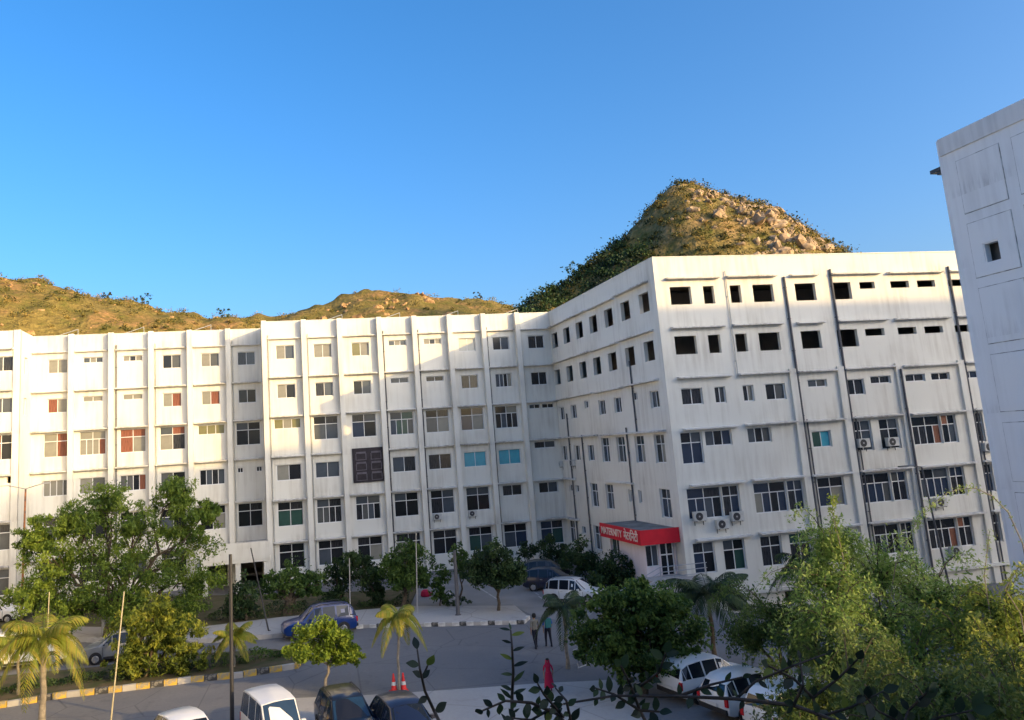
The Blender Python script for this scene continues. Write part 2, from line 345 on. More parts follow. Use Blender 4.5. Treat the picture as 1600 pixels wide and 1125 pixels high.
LM = {'olive': leafmat('leaf_olive', [(.045,.09,.018),(.13,.20,.03),(.25,.32,.045)]),
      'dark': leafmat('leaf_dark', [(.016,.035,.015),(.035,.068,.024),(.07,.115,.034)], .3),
      'mid': leafmat('leaf_mid', [(.03,.066,.018),(.07,.13,.03),(.13,.20,.042)], .4),
      'yellow': leafmat('leaf_yellow', [(.06,.09,.014),(.17,.21,.03),(.36,.36,.05)], .4),
      'lime': leafmat('leaf_lime', [(.09,.15,.015),(.20,.28,.03),(.32,.38,.05)], .4),
      'feather': leafmat('leaf_feathery', [(.09,.17,.04),(.20,.31,.07),(.36,.45,.13),(.52,.57,.24)], .5),
      'autumn': leafmat('leaf_autumn', [(.12,.19,.04),(.30,.36,.07),(.48,.45,.11)], .5),
      'palm': leafmat('leaf_palm', [(.08,.14,.02),(.19,.24,.03),(.36,.29,.05)], .35),
      'palmd': leafmat('leaf_palm_dark', [(.015,.03,.015),(.03,.055,.03),(.06,.085,.03)], .25),
      'scrub': leafmat('leaf_scrub', [(.02,.032,.012),(.05,.06,.016),(.12,.10,.03)], .2),
      'dry': leafmat('leaf_dry_scrub', [(.08,.085,.02),(.18,.15,.035),(.32,.22,.06)], .2)}
# scrub and rocks on the hills
def scrub(h, X0, X1, n, seed, size, name, vmin=-.8, dens=None, m='scrub'):
    rng = np.random.default_rng(seed); P = []; R = []
    for k in range(n):
        x = rng.uniform(X0+4, X1-4); v = rng.uniform(vmin, .06)
        if dens and rng.random() > dens(x, v): continue
        c = h(x, v); s = size*rng.uniform(.5, 1.7); q = rng.normal(size=(46,3))*np.array([s, s, s*.6])*.55 + np.array([c.x, c.y, c.z+s*.35])
        P.append(q); R.append(np.clip(rng.random()+rng.normal(size=46)*.15, 0, 1))
    P = np.concatenate(P); o = link(name, leaves_mesh(name, P, size*.42, LM[m], rng, rnd=np.concatenate(R), aspect=.8))
    return tag(o, kind='stuff')
def rocks(hobj, h, X0, X1, n, seed, m, smin, smax, dens=None):
    rng = random.Random(seed); meshes = []
    for k in range(6):
        bm = bmesh.new(); bmesh.ops.create_icosphere(bm, subdivisions=2, radius=1)
        for v in bm.verts:
            v.co *= 1+.45*noise.noise(v.co*1.3+Vector((k*9, 0, 0)))+.25*noise.noise(v.co*3.1+Vector((0, k*5, 0))); v.co.z *= .8
        me = bpy.data.meshes.new('rock'); bm.to_mesh(me); bm.free(); me.materials.append(m); meshes.append(me)
    i = 0
    while i < n:
        x = rng.uniform(X0, X1); v = rng.uniform(-.5, -.06)
        if dens and rng.random() > dens(x, v): continue
        o = link('rock', meshes[i % 6], hobj, h(x, v)); s = rng.uniform(smin, smax)*rng.choice((.6, 1, 1)); o.scale = (s*rng.uniform(.6,1.5), s*.7, s*rng.uniform(.5,1.3)); o.location.z -= s*.25; o.rotation_euler = (rng.uniform(-.5,.5), rng.uniform(-.5,.5), rng.uniform(0,6)); i += 1
scrub(hA[1], hA[2], hA[3], 1100, 2, .8, 'hill_scrub', m='dry')
scrub(hB[1], hB[2], hB[3], 700, 3, .85, 'hill_scrub', m='dry', dens=lambda x, v: .35+.65*sstep((x-40)/25))
pk = onY(1075, 300, 150).x
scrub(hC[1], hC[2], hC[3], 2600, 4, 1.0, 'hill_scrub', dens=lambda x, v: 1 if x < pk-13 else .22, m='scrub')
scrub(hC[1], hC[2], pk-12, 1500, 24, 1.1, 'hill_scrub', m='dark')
scrub(hC[1], pk-16, hC[3], 1500, 14, .7, 'hill_scrub', m='dry', vmin=-.5)
rocks(hC[0], hC[1], pk-13, pk+24, 298, 7, mat('hill_rock', (.44, .31, .19), .9, .5, 1.0, col2=(.17, .13, .09), bump=1.0), .35, 1.6, dens=lambda x, v: math.exp(-((x-pk-7)/8)**2)*(1 if v < -.1 else .4))
rocks(hB[0], hB[1], onY(490,480,230).x, onY(660,480,230).x, 50, 8, mat('hill_rock_orange', (.45, .27, .12), .9, .5, .8, bump=.5), .5, 1.5)
rocks(hA[0], hA[1], onY(-20,480,190).x, onY(420,480,190).x, 50, 9, MT['hill_rock_orange'], .4, 1.0)
for i, (px, py, hh, Y, lb) in enumerate([(225,470,3.2,189,'small sparse bush tree on the left hill skyline'), (170,470,3.0,188,'rounded dark bush left of the sparse skyline tree'),
        (350,492,2.8,188,'dark bush at the low end of the left hill'), (617,490,5.5,205,'dark upright tree on the middle hill just above the parapet'),
        (78,474,4.2,180,'broad dark green bush on the left hillside'), (745,468,3.6,228,'dark tree on the skyline at the right of middle hill'),
        (1190,328,3.0,149,'wispy bush on the right shoulder of the rocky peak'), (1300,385,3.2,149,'grey green bush at the foot of the rocky peak, right'), (893,425,4.0,149,'thin twiggy tree on the dark left slope of the peak')]):
    c = onY(px, py, Y); c.z -= hh*.35
    tree('hill_tree', lb, c, [(c.x, c.y, c.z+hh*.62, hh*.5, hh*.5, hh*.36)], LM['scrub'] if i % 2 else LM['dark'], 260, .42, .1, seed=50+i, group='trees on the hills', kw=dict(sub=14), fork=.5)
# ------------------------------------------------------------------ buildings
YL, YR, XM, PAR = 70.32, 48.96, 25.07, 21.92
LEDGE = [20.376, 17.03, 13.70, 10.352, 6.766, 3.376]       # underside of the sun ledge over each storey's windows
class Facade:
    "local frame: x along the wall to the viewer's right, y into the building, z up"
    def __init__(s, root, X, Y, rz): s.root = root; s.loc = (X, Y, 0); s.rz = rz; s.holes = []
    def add(s, mb, name, m, smooth=False): return mb.build(name, m, s.root, smooth, s.loc, s.rz)
    def place(s, name, me, u, z, d=0):
        c, n = math.cos(s.rz), math.sin(s.rz)
        return link(name, me, s.root, (s.loc[0]+u*c-d*n, s.loc[1]+u*n+d*c, z), s.rz)
    def wall(s, u0, u1, z0, z1, m, name='wall', rev=.28, holes=None, y=0):
        H = [h for h in (s.holes if holes is None else holes) if h[0] > u0 and h[1] < u1]
        zs = sorted({round(z, 3) for h in H for z in h[2:4] if z0 < z < z1} | {z0, z1}); b = MB()
        for a, c in zip(zs, zs[1:]):
            mid = (a+c)/2; hs = sorted(h for h in H if h[2] < mid < h[3]); u = u0
            for h in hs:
                if h[0] > u: b.quad((u,y,a), (h[0],y,a), (h[0],y,c), (u,y,c))
                u = max(u, h[1])
            b.quad((u,y,a), (u1,y,a), (u1,y,c), (u,y,c))
        for h in H:
            p, q, r, t = h[:4]
            b.quad((p,y,r),(p,y,t),(p,y+rev,t),(p,y+rev,r)); b.quad((q,y,t),(q,y,r),(q,y+rev,r),(q,y+rev,t))
            b.quad((p,y,t),(q,y,t),(q,y+rev,t),(p,y+rev,t)); b.quad((q,y,r),(p,y,r),(p,y+rev,r),(q,y+rev,r))
        return s.add(b, name, m)
WM = {}
def window_meshes(w, h, cols, transom):
    "frame mesh and pane rectangles; cols = columns in the lower lights; transom = share of the height on top"
    key = (round(w, 2), round(h, 2), cols, transom)
    if key in WM: return WM[key]
    t = .055; b = MB(); panes = []
    b.box(-w/2, w/2, 0, .07, 0, t); b.box(-w/2, w/2, 0, .07, h-t, h); b.box(-w/2, -w/2+t, .002, .068, t, h-t); b.box(w/2-t, w/2, .002, .068, t, h-t)
    hl = h*(1-transom) if transom else h
    if transom: b.box(-w/2+t, w/2-t, -.004, .066, hl-t/2, hl+t/2)
    iw = w-2*t
    for k in range(cols):
        x0 = -w/2+t+iw*k/cols; x1 = x0+iw/cols
        if k: b.box(x0-.024, x0+.024, .004, .06, t, (hl-t/2 if transom else h-t))
        panes.append((x0+.028, x1-.028, t+.004, (hl-t/2 if transom else h-t)-.004, k % 2))
    if transom:
        n = max(2, cols//2) if cols > 2 else 2
        for k in range(n):
            x0 = -w/2+t+iw*k/n; x1 = x0+iw/n
            if k: b.box(x0-.024, x0+.024, .004, .06, hl+t/2, h-t)
            panes.append((x0+.028, x1-.028, hl+t/2+.004, h-t-.004, 0))
    WM[key] = (b.mesh('window', FRAME), panes); return WM[key]
PMESH = {}
wr = random.Random(11)
def window(fac, u, ztop, w, h, cols=2, transom=0, tint='dg', bars=False):
    fac.holes.append((u-w/2, u+w/2, ztop-h, ztop))
    me, panes = window_meshes(w, h, cols, transom)
    o = fac.place('window', me, u, ztop-h, .13)
    for i, (x0, x1, z0, z1, k) in enumerate(panes):
        c = tint[i % len(tint)]
        if c == '_': continue
        if c == 'd': c = wr.choice('dddeeh')
        elif c == 'g': c = wr.choice('ggehk')
        key = (round(x1-x0, 3), round(z1-z0, 3), c)
        if key not in PMESH:
            PMESH[key] = MB().box(-(x1-x0)/2, (x1-x0)/2, 0, .012, 0, z1-z0).mesh('pane', GL[c])
        p = link('pane', PMESH[key], o, ((x0+x1)/2, .026+.018*k, z0)); p.rotation_euler = (wr.uniform(-.008, .008), 0, wr.uniform(-.012, .012))
    return o
def opening(fac, u, ztop, w, h): fac.holes.append((u-w/2, u+w/2, ztop-h, ztop))
def ledge(fac, u0, u1, z, d=.42, t=.11, m=LEDGEM):
    b = MB(); b.v += [(u0,.02,z),(u1,.02,z),(u1,-d,z+.02),(u0,-d,z+.02),(u0,.02,z+t+.05),(u1,.02,z+t+.05),(u1,-d,z+t),(u0,-d,z+t)]
    for q in ((0,1,2,3),(7,6,5,4),(3,2,6,7),(1,5,6,2),(0,3,7,4),(0,4,5,1)): b.f.append(q); b.m.append(0)
    return fac.add(b, 'sun_ledge', m)
def pipe(fac, u, z0, z1, r=.06, d=-.09, m=PIPE):
    b = MB(); b.tube([(u, d, z0), (u, d, z1)], r, 8)
    z = z0+1
    while z < z1: b.box(u-r*1.5, u+r*1.5, d-.01, .02, z, z+.05); z += 2.2
    return fac.add(b, 'drainpipe', m, smooth=True)
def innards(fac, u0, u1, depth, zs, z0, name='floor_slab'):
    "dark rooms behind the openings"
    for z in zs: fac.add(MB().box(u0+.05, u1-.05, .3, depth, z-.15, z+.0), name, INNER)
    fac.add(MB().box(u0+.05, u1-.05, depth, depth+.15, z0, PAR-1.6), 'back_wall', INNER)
XL = lambda x, y: onY(x, y, YL).x
hosp = empty('hospital_building', 'long white hospital block with vertical fins along the left and centre', 'building', (0, YL, 0))
hosp.location = (0, 0, 0)
FL = Facade(hosp, 0, YL, 0)
finpx = [413, 475, 531, 593, 648, 703, 756, 809]
fx = [XL(p, 545) for p in finpx]; ends = fx + [XM]
B2 = ('B', 2); rows = {
 0: ['S:kg','S:kk','S:ok','V3:dkd','V3:kdk','S:ww','S:dg','S:dg'],
 1: ['S:kd','S:dd','S:dg','V:gg','V:dd','S:dd','S4:dgdg','S:dd'],
 2: ['W3:oko','B:gddd','B:bddd','B4:gnng','B:ggdd','B:bgdd','B4:dgdd','VV:dd'],
 3: ['M:gd','M:dg','','M:dd','M:dd','M:tt','M:tt','VW:dd'],
 4: ['B:nndd','B4:gggd','B4:dgdd','B:dddd','B:dgdd','B:ddgd','VM:dd','VM:dd'],
 5: ['B:dddd','B:gddd','B:dgdd','B:gddd','B:dddd','B:ngdd','B:gbdd','B:bnbd']}
def put(fac, u, r, code, sx=1.0):
    if not code: return
    k, tint = code.split(':'); z = LEDGE[r]
    if k == 'S': window(fac, u, z-.52, 1.55, 1.2, 2, 0, tint)
    if k == 'S4': window(fac, u, z-.5, 1.55, 1.25, 4, 0, tint)
    if k == 'V': window(fac, u, z-.45, 1.6, .48, 2, 0, tint)
    if k == 'V3': window(fac, u, z-.45, 1.6, .5, 3, 0, tint)
    if k == 'W3': window(fac, u, z-.12, 2.25, .85, 3, 0, tint)
    if k == 'B': window(fac, u, z-.08, 2.1, 2.0, 2, .34, tint)
    if k == 'B4': window(fac, u, z-.08, 2.1, 2.0, 4, .34, tint)
    if k == 'M': window(fac, u, z-.6, 2.05, 1.32, 2, 0, tint)
    if k == 'M4': window(fac, u, z-.6, 2.1, 1.32, 4, 0, tint)
    if k == 'VM': window(fac, u, z-.12, 1.8, .95, 2, 0, tint)
    if k == 'VW': window(fac, u, z-.1, 2.0, .62, 2, 0, tint)
    if k == 'VV':
        window(fac, u-.65, z-.1, 1.05, .42, 2, 0, tint); window(fac, u+.6, z-.1, 1.15, .42, 2, 0, tint)
    if k == 'T':
        window(fac, u-.75, z-.62, .5, .45, 2, 0, tint); window(fac, u+.85, z-.62, .5, .45, 2, 0, tint)
for r in range(6):
    for i in range(8):
        a, b_ = ends[i]+.27, ends[i+1]-(.27 if i < 7 else 0)
        if not (r == 3 and i == 2): ledge(FL, a, b_, LEDGE[r], .42 if r else .3)
        put(FL, (a+b_)/2+.05, r, rows[r][i])
# dark louvred board over one bay
bu = (XL(552,733)+XL(600,733))/2
bd = MB().box(bu-1.35, bu+1.35, -.1, -.02, LEDGE[3]-2.55, LEDGE[3]+.35); brd = FL.add(bd, 'dark_panel', mat('dark_panel', (.035,.028,.035), .6, .4, 3))
brd['label'] = 'dark framed louvre panel covering one bay'
for cx in (-.62, .68):
    for k in range(3):
        b = MB(); z = LEDGE[3]-.62-.86*k; b.box(bu+cx-.42, bu+cx+.42, -.15, -.09, z+.5, z+.66); b.box(bu+cx-.46, bu+cx+.46, -.14, -.09, z-.05, z)
        b.box(bu+cx-.46, bu+cx-.4, -.135, -.09, z, z+.5); b.box(bu+cx+.4, bu+cx+.46, -.135, -.09, z, z+.5)
        link('louvre_frame', b.mesh('louvre_frame', mat('louvre_grey', (.13,.115,.14), .6, .3)), brd)
FL.wall(fx[0], XM, -.2, PAR, WALL)
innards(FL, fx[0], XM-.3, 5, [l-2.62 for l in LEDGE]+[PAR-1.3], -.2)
for i, x in enumerate(fx):
    FL.add(MB().box(x-.21, x+.21, -.55, .1, -.2, PAR+.06), 'fin', WALL)
for i in (0, 1, 3, 4, 6, 7): pipe(FL, fx[i]+.36, .3, LEDGE[0]+.4, .05, m=PIPE if i in (3, 4, 6) else PIPEW)
FL.add(MB().box(fx[0]-.02, XM-.01, -.02, .5, PAR+.004, PAR+.07), 'parapet_coping', WALL)
# recessed left part and the block that comes forward again at the frame edge
YB = YL+3.2; FB = Facade(hosp, 0, YB, 0)
xa = onY(33, 518, YL).x
XB = lambda x, y: onY(x, y, YB).x
fb = [XB(p, 560) for p in (113, 175, 237, 297, 357)]; eb = [xa]+fb+[fx[0]-.2]
rowsB = {0: ['S:kg','V3:dkd','V3:kdk','S:dg','S:kg','S:dg'], 1: ['S:rk','V:kk','V:kk','S:kr','S:kr','S:dd'], 2: ['B:krkr','B4:kkkr','B:rkrr','B:ggdr','W3:ooo','B:dddd'],
  3: ['M4:kgkg','M:gg','M4:ggdr','M:gd','M4:dgdg','T:dd'], 4: ['B:gdgd','B:dddd','B:dgdd','B:gddd','B:dgdd','B:dddd'], 5: ['B:dddd']*4+['','']}
for r in range(6):
    for i in range(6):
        a, b_ = eb[i]+(.25 if i else 0), eb[i+1]-.25
        ledge(FB, a, b_, LEDGE[r], .42 if r else .3)
        put(FB, (a+b_)/2+(.55 if i == 0 else .05), r, rowsB[r][i])
opening(FB, (eb[4]+eb[5])/2, 2.3, 2.3, 2.25); opening(FB, (eb[5]+eb[6])/2, 2.3, 1.9, 2.25)
FB.wall(xa, fx[0], -.2, PAR-.08, WALL)
innards(FB, xa, fx[0], 4, [l-2.62 for l in LEDGE]+[PAR-1.3], -.2)
for x in fb: FB.add(MB().box(x-.21, x+.21, -.55, .1, -.2, PAR), 'fin', WALL)
for i in (1, 2, 4): pipe(FB, fb[i]+.36, .3, LEDGE[0]+.5, .05, m=PIPE if i == 1 else PIPEW)
FB.add(MB().box(xa, fx[0]-.02, -.02, .5, PAR-.076, PAR-.01), 'parapet_coping', WALL)
FA = Facade(hosp, 0, YL, 0)
for r, c in enumerate(['S:gg','S:gd','B:rdrd','','B:dgdd','B:ggdd']):
    put(FA, XL(4, 570), r, c); ledge(FA, xa-5, xa-.5, LEDGE[r])
opening(FA, XL(17,752), LEDGE[3]-.05, .6, .5)
FA.wall(xa-14, xa, -.2, PAR+.02, WALL); innards(FA, xa-14, xa-.3, 5, [l-2.62 for l in LEDGE]+[PAR-1.3], -.2)
FA.add(MB().box(xa-.5, xa, -.12, .1, -.2, PAR+.06), 'fin', WALL)
FRt = Facade(hosp, xa, YL, math.pi/2)          # return wall of the forward block, facing right
for r in (0, 1): window(FRt, 1.5, LEDGE[r]-.5, .8, 1.4, 2, 0, 'kk')
FRt.wall(0, 3.2, -.2, PAR+.02, WALL)
FRt2 = Facade(hosp, fx[0]-.25, YL, math.pi/2); FRt2.wall(0, 3.2, -.2, PAR, WALL)
for a, b_, y_ in ((xa-14, xa-.05, YL+.3), (xa, fx[0]-.3, YB+.3), (fx[0]-.2, XM-.3, YL+.3)): MB().box(a, b_, y_, YL+9, PAR-1.25, PAR-1.1).build('roof', SLAB, hosp)
MB().box(xa-14, XM+1, YL+9, YL+9.3, -.2, PAR-1.1).build('rear_wall', WALL, hosp); MB().box(xa-14.2, xa-14, YL, YL+9, -.2, PAR).build('side_wall', WALL, hosp)
# entrance porch in front of the recessed bays
pc = (onY(316, 860, YL-1).x, onY(428, 860, YL-1).x)
MB().box(pc[0], pc[1]-.3, YL-2.2, YB-.02, 2.35, 2.6).build('porch_slab', WALL, hosp); MB().box(pc[0], pc[1]-.3, YL-2.25, YL-2.05, 2.6, 3.9).build('porch_parapet', WALL, hosp)
for u in (pc[0]+.25, (pc[0]+pc[1])/2, pc[1]-.6): MB().box(u-.2, u+.2, YL-2.1, YL-1.7, 0, 2.35).build('column', WALL, hosp)
# roof-top bits
for px in (100, 205, 312, 520, 612, 705, 800):
    Yp = YB if px < 413 else YL; p = onY(px, 520 if px < 413 else 500, Yp); b = MB(); b.tube([(p.x-.9, Yp+1, PAR-1.1), (p.x-.9, Yp+1, PAR+.05), (p.x+.9, Yp+1.0, PAR+.62), (p.x+.9, Yp+1, PAR-1.1)], .04, 6)
    o = b.build('roof_pipe', PIPEW, hosp)
# ---- maternity block
mb_ = empty('maternity_building', 'white hospital wing on the right with dark unglazed openings on its top floors', 'building')
FM = Facade(mb_, XM, 0, -math.pi/2)
UM = lambda x, y: -onX(x, y, XM).y
for r, lst in enumerate([
  [(866.7,530),(885,522),(905,514),(926.7,505),(950.7,495),(976.8,484),(1006,472)],
  [(871,588),(890,582),(910.7,576),(932.8,570),(956.8,563),(984.3,556),(1014,546)],
  [(877.9,647,'s'),(896.5,645,'s'),(916.5,632,'v'),(940.8,638,'s'),(965.3,634,'s'),(991.5,620,'v'),(1023,625,'s')],
  [(882,708,'s'),(902,708,'s'),(923.5,707,'s'),(946.7,708,'t'),(970.7,703,'t'),(1000,702,'t'),(1031,701,'t')],
  [(892,760,'v'),(902,760,'v'),(929,773,'t'),(953,776,'t'),(984,768,'n'),(999.5,769,'n'),(1040,785,'t')],
  [(894,830,'t'),(912.5,825,'v'),(934,838,'t')]]):
    for e in lst:
        u = UM(e[0], e[1]); z = LEDGE[r]; tint = wr.choice(('gd','dg','gg','bd','bg'))+'dd'
        if r < 2: opening(FM, u, z-.5, 1.5, 1.35)
        elif e[2] == 's': window(FM, u, z-.55 if r == 2 else z-.62, 1.3, 1.15 if r == 2 else 1.3, 2, 0, tint)
        elif e[2] == 'v': window(FM, u, z-.4, .9, .6, 2, 0, tint)
        elif e[2] == 'n': window(FM, u, z-.35, .5, .9, 2, 0, tint)
        else: window(FM, u, z-.12, 1.5, 1.9, 2, .34, tint)
UL, UR = -YL, -YR
for r in range(3):
    n = (3, 3, 3)[r]
    cut = [UL+.05, UL+9.5, UL+15, UR-.6]
    for i in range(3): ledge(FM, cut[i], cut[i+1]-.35, LEDGE[r]+(.06, 0, .05)[i], .36)
for r in (3, 4, 5): ledge(FM, UL+.05, UL+(3.2 if r > 3 else 9), LEDGE[r], .36)
ledge(FM, UL+10, UR-.7, LEDGE[3], .3); ledge(FM, UL+10, UR-6.5, LEDGE[4], .22)
for u, z0, z1 in ((UM(912,700), 0, LEDGE[3]+.2), (UM(985,720), 3.6, LEDGE[3]+.5), (UM(897,760), 0, 12.5), (UM(993,640), LEDGE[3], LEDGE[1]-1.5)): pipe(FM, u, z0, z1, .06)
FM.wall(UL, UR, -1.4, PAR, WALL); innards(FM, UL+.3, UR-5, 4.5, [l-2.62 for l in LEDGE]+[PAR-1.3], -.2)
FR = Facade(mb_, 0, YR, 0)
XR = lambda x, y: onY(x, y, YR).x
def put_r(r, xc, yc, wpx, k, tint='dg'):
    a, b_ = XR(xc-wpx/2, yc), XR(xc+wpx/2, yc); u = (a+b_)/2; w_ = b_-a; z = LEDGE[r]
    if k == 'o': opening(FR, u, z-.48, w_, 1.22)
    if k == 'f': opening(FR, u, z-.5, w_, .5)
    if k == 's': window(FR, u, z-.62, w_, 1.08, 2, 0, tint)
    if k == 'v': window(FR, u, z-.5, w_, .52, 2, 0, tint)
    if k == 'm': window(FR, u, z-.1, w_, 1.0, 3 if w_ > 1.6 else 2, 0, tint)
    if k == 'b': window(FR, u, z-.1, w_, 2.05 if r == 3 else 1.9, 2, .34, tint)
    if k == 'w':   # wide window: broad group and a narrow pair, a post between
        s = w_*.66; window(FR, u-w_/2+s/2, z-.1, s-.06, 1.95, 4, .34, tint); window(FR, u+w_/2-(w_-s)/2, z-.1, w_-s-.06, 1.95, 2, .34, tint[::-1])
R_ = [[(1064,462,33,'o'),(1108,461,17,'o'),(1150,460,17,'o'),(1193,459,32,'o'),(1259,457,32,'o'),(1315,455,31,'o'),(1355,446,24,'f'),(1406,445,29,'f'),(1447,443,28,'f'),(1495,441,26,'f')],
 [(1072,540,34,'o'),(1117,538,19,'o'),(1159,536,18,'o'),(1203,534,33,'o'),(1268,531,31,'o'),(1325,529,32,'o'),(1367,519,30,'f'),(1417.5,516,29,'f'),(1459,515,29,'f'),(1504,513,24,'f')],
 [(1082,620,33,'s','gd'),(1126,617,17,'s','gg'),(1170,614,17,'s','gg'),(1212.5,612,31,'s','dg'),(1278,603,30,'v','dg'),(1337,604,29,'s','dg'),(1376,592,32,'v','dd'),(1430,589,31,'v','dg'),(1469.5,587,29,'v','dd'),(1517,584,25,'v','bb')],
 [(1082,698,34,'b','bbdd'),(1123,684,42,'m','ddb'),(1187,679,37,'m','gd'),(1286,696,30,'s','nt'),(1348,680,31,'b','dddd'),(1391,677,31,'b','dddd'),(1461,673,72,'w','dgdrdd'),(1527,668,22,'b','dddd')],
 [(1116,784,84,'w','bbgdbd'),(1218,773,80,'w','gbdbbd'),(1300,767,42,'b','bgdd'),(1382,760,76,'w','bbbgdd'),(1474,753,72,'w','gbbbdd'),(1541,745,24,'b','bbdd')],
 [(1101,866,34,'b','bddd'),(1148,862,34,'b','dndd'),(1206,856,33,'b','dddd'),(1252,855,34,'b','ddnn'),(1398,835,64,'w','dgdddd'),(1486,828,72,'w','dddrdd'),(1553,820,22,'b','dddd')]]
for r, lst in enumerate(R_):
    for e in lst: put_r(r, *e)
for px in ((1150,935),(1240,930),(1320,925)): u = XR(*px); opening(FR, u, -.25, 1.2, .85)
pil = [XR(1219,445), XR(1292,440), XR(1478,440)]; pil2 = [XR(1407,600)]
edges = [XM+.5]+[XR(1128,436)]+pil[:2]+pil2+[pil[2], 62]
for r in range(6):
    for i in range(len(edges)-1):
        a, b_ = edges[i]+.3, edges[i+1]-.3
        if r < 2 and i == 2: a += .5; b_ -= .5
        ledge(FR, a, b_, LEDGE[r]+(.03 if i % 2 else 0), .34 if r < 3 else .4)
for x in pil: FR.add(MB().box(x-.3, x+.2, -.16, .05, -1.4, LEDGE[2]+.3), 'pilaster', WALL); pipe(FR, x+.3, -1.2, LEDGE[0]+(.45 if x > pil[0] else 0), .075)
for x in pil2: FR.add(MB().box(x-.3, x+.25, -.16, .05, -1.4, LEDGE[2]+.3), 'pilaster', WALL); pipe(FR, x, -1.2, LEDGE[2]-.1, .07, -.25)
for x in (pil[0]+.55, pil[1]+.6, pil[2]+.62): pipe(FR, x, -1.2, LEDGE[3]+.2, .05)
pipe(FR, XR(1133,436), LEDGE[2], LEDGE[0]+.5, .035, m=PIPEW)
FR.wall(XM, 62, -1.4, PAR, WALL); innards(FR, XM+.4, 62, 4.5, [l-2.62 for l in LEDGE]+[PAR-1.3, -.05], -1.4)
FR.add(MB().box(XM+.0, 62, -.03, .4, PAR+.004, PAR+.07), 'parapet_coping', WALL); FM.add(MB().box(UL, UR-.41, -.03, .4, PAR+.004, PAR+.07), 'parapet_coping', WALL)
MB().box(XM+.3, 62, YR+.3, YL+14, PAR-1.25, PAR-1.1).build('roof', SLAB, mb_); MB().box(XM+.2, 62, YL+13.8, YL+14, -.2, PAR-1.25).build('rear_wall', WALL, mb_); MB().box(62, 62.2, YR, YL+14, -1.4, PAR).build('side_wall', WALL, mb_)
FR.add(MB().box(XM+1, 62, -.3, .02, -.12, .08), 'plinth_band', WALL)
# ---- maternity entrance: small projecting room, red fascia, ramp and rail
yf = onX(1062, 835, XM).y; xf = onY(1001, 840, yf).x
yb = onX(938, 826, xf).y
zt = onY(1001, 829, yf).z; zb = onY(1001, 853, yf).z
ent = empty('maternity_entrance', 'projecting pinkish entrance room with flat roof and red fascia bearing white lettering', 'entrance', (xf, yf, 0))
ent.location = (0, 0, 0)
RED = mat('red_fascia', (.62, .012, .03), .5, .15, 1.5)
MB().box(xf+.04, XM-.02, yf+.04, yb-.04, zt-.30, zt-.06).build('roof', mat('roof_felt', (.24,.24,.235), .9, .4, 1.2), ent)
fs = MB().box(xf-.04, xf+.02, yf-.04, yb, zb, zt).build('fascia', RED, ent); fs2 = MB().box(xf+.022, XM-.03, yf-.04, yf+.02, zb, zt-.002).build('fascia', RED, ent)
def text(body, size, m, parent, loc, rot, name='lettering', ext=.012, width=None):
    cu = bpy.data.curves.new(name, 'FONT'); cu.body = body; cu.size = size; cu.extrude = ext; cu.align_y = 'CENTER'; cu.offset = .006
    t = bpy.data.objects.new(name, cu); COL.objects.link(t); bpy.context.view_layer.update()
    me = bpy.data.meshes.new_from_object(t.evaluated_get(bpy.context.evaluated_depsgraph_get())); bpy.data.objects.remove(t)
    xs_ = [v.co.x for v in me.vertices] or [0, 1]; x0, x1 = min(xs_), max(xs_)
    for v in me.vertices:
        v.co.x -= x0
        if width: v.co.x *= width/(x1-x0)
    me.materials.clear(); me.materials.append(m); o = link(name, me, parent); o.location = loc; o.rotation_euler = rot; return o
LET = mat('letter_cream', (.82, .76, .62), .6); Lf = yb-yf; hz = zt-zb
text('MATERNITY', hz*.72, LET, fs, (xf-.05, yb-.03*Lf-.1, (zt+zb)/2-.02), (math.pi/2, 0, -math.pi/2), width=Lf*.53)
text('\u092e\u0947\u091f\u0930\u093f\u0928\u091f\u0940', hz*.82, LET, fs, (xf-.05, yb-.62*Lf, (zt+zb)/2-.04), (math.pi/2, 0, -math.pi/2), width=Lf*.33)
FE = Facade(ent, 0, yf+.7, 0); FS = Facade(ent, xf+.5, 0, -math.pi/2)
ue = lambda px, py: onY(px, py, yf+.7).x
window(FE, xf+1.02, zb-.12, .9, 1.35, 2, 0, 'gd')
ud = xf+2.08; opening(FE, ud, zb-.05, 1.02, 2.0)
FE.wall(xf+.5, XM-.03, -.3, zb+.2, PINK, holes=FE.holes)
window(FS, -onX(961,855,xf+.5).y, zb-.05, 1.5, 1.2, 2, 0, 'nd')
FS.wall(-yb+.3, -yf-.7, -.3, zb+.2, PINK)
dr = FE.place('door', MB().box(-.5, .5, 0, .05, 0, 1.98).mesh('door', GL['d']), ud, zb-2.05, .2)
for dx in (-.48, -.02, .42): link('door_frame', MB().box(dx-.02, dx+.06, -.03, 0, 0, 1.98).mesh('door_frame', FRAME), dr)
link('door_frame', MB().box(-.48, .48, -.034, 0, 1.2, 1.28).mesh('door_frame', FRAME), dr)
zl = onY(1030, 905, yf-.6).z; zl = max(.35, zb-2.05)
MB().box(xf+.1, XM+.6, yf-2.2, yf+.7, -.9, zl).build('landing', CONC, ent)
rp = MB(); rp.v += [(xf+.1,yf-2.2,zl-.01),(xf+.1,yf-.9,zl-.01),(xf-3.2,yf-.9,.02),(xf-3.2,yf-2.2,.02),(xf+.1,yf-2.2,-.3),(xf+.1,yf-.9,-.3),(xf-3.2,yf-.9,-.3),(xf-3.2,yf-2.2,-.3)]
for q in ((0,1,2,3),(0,3,7,4),(1,5,6,2),(2,6,7,3),(4,7,6,5),(0,4,5,1)): rp.f.append(q); rp.m.append(0)
rp.build('ramp', CONC, ent)
rl = MB()
for k in range(4): t = k/3; x = xf+.1-3.2*t; z = zl*(1-t); rl.tube([(x, yf-2.1, z), (x, yf-2.1, z+1.0)], .03, 6)
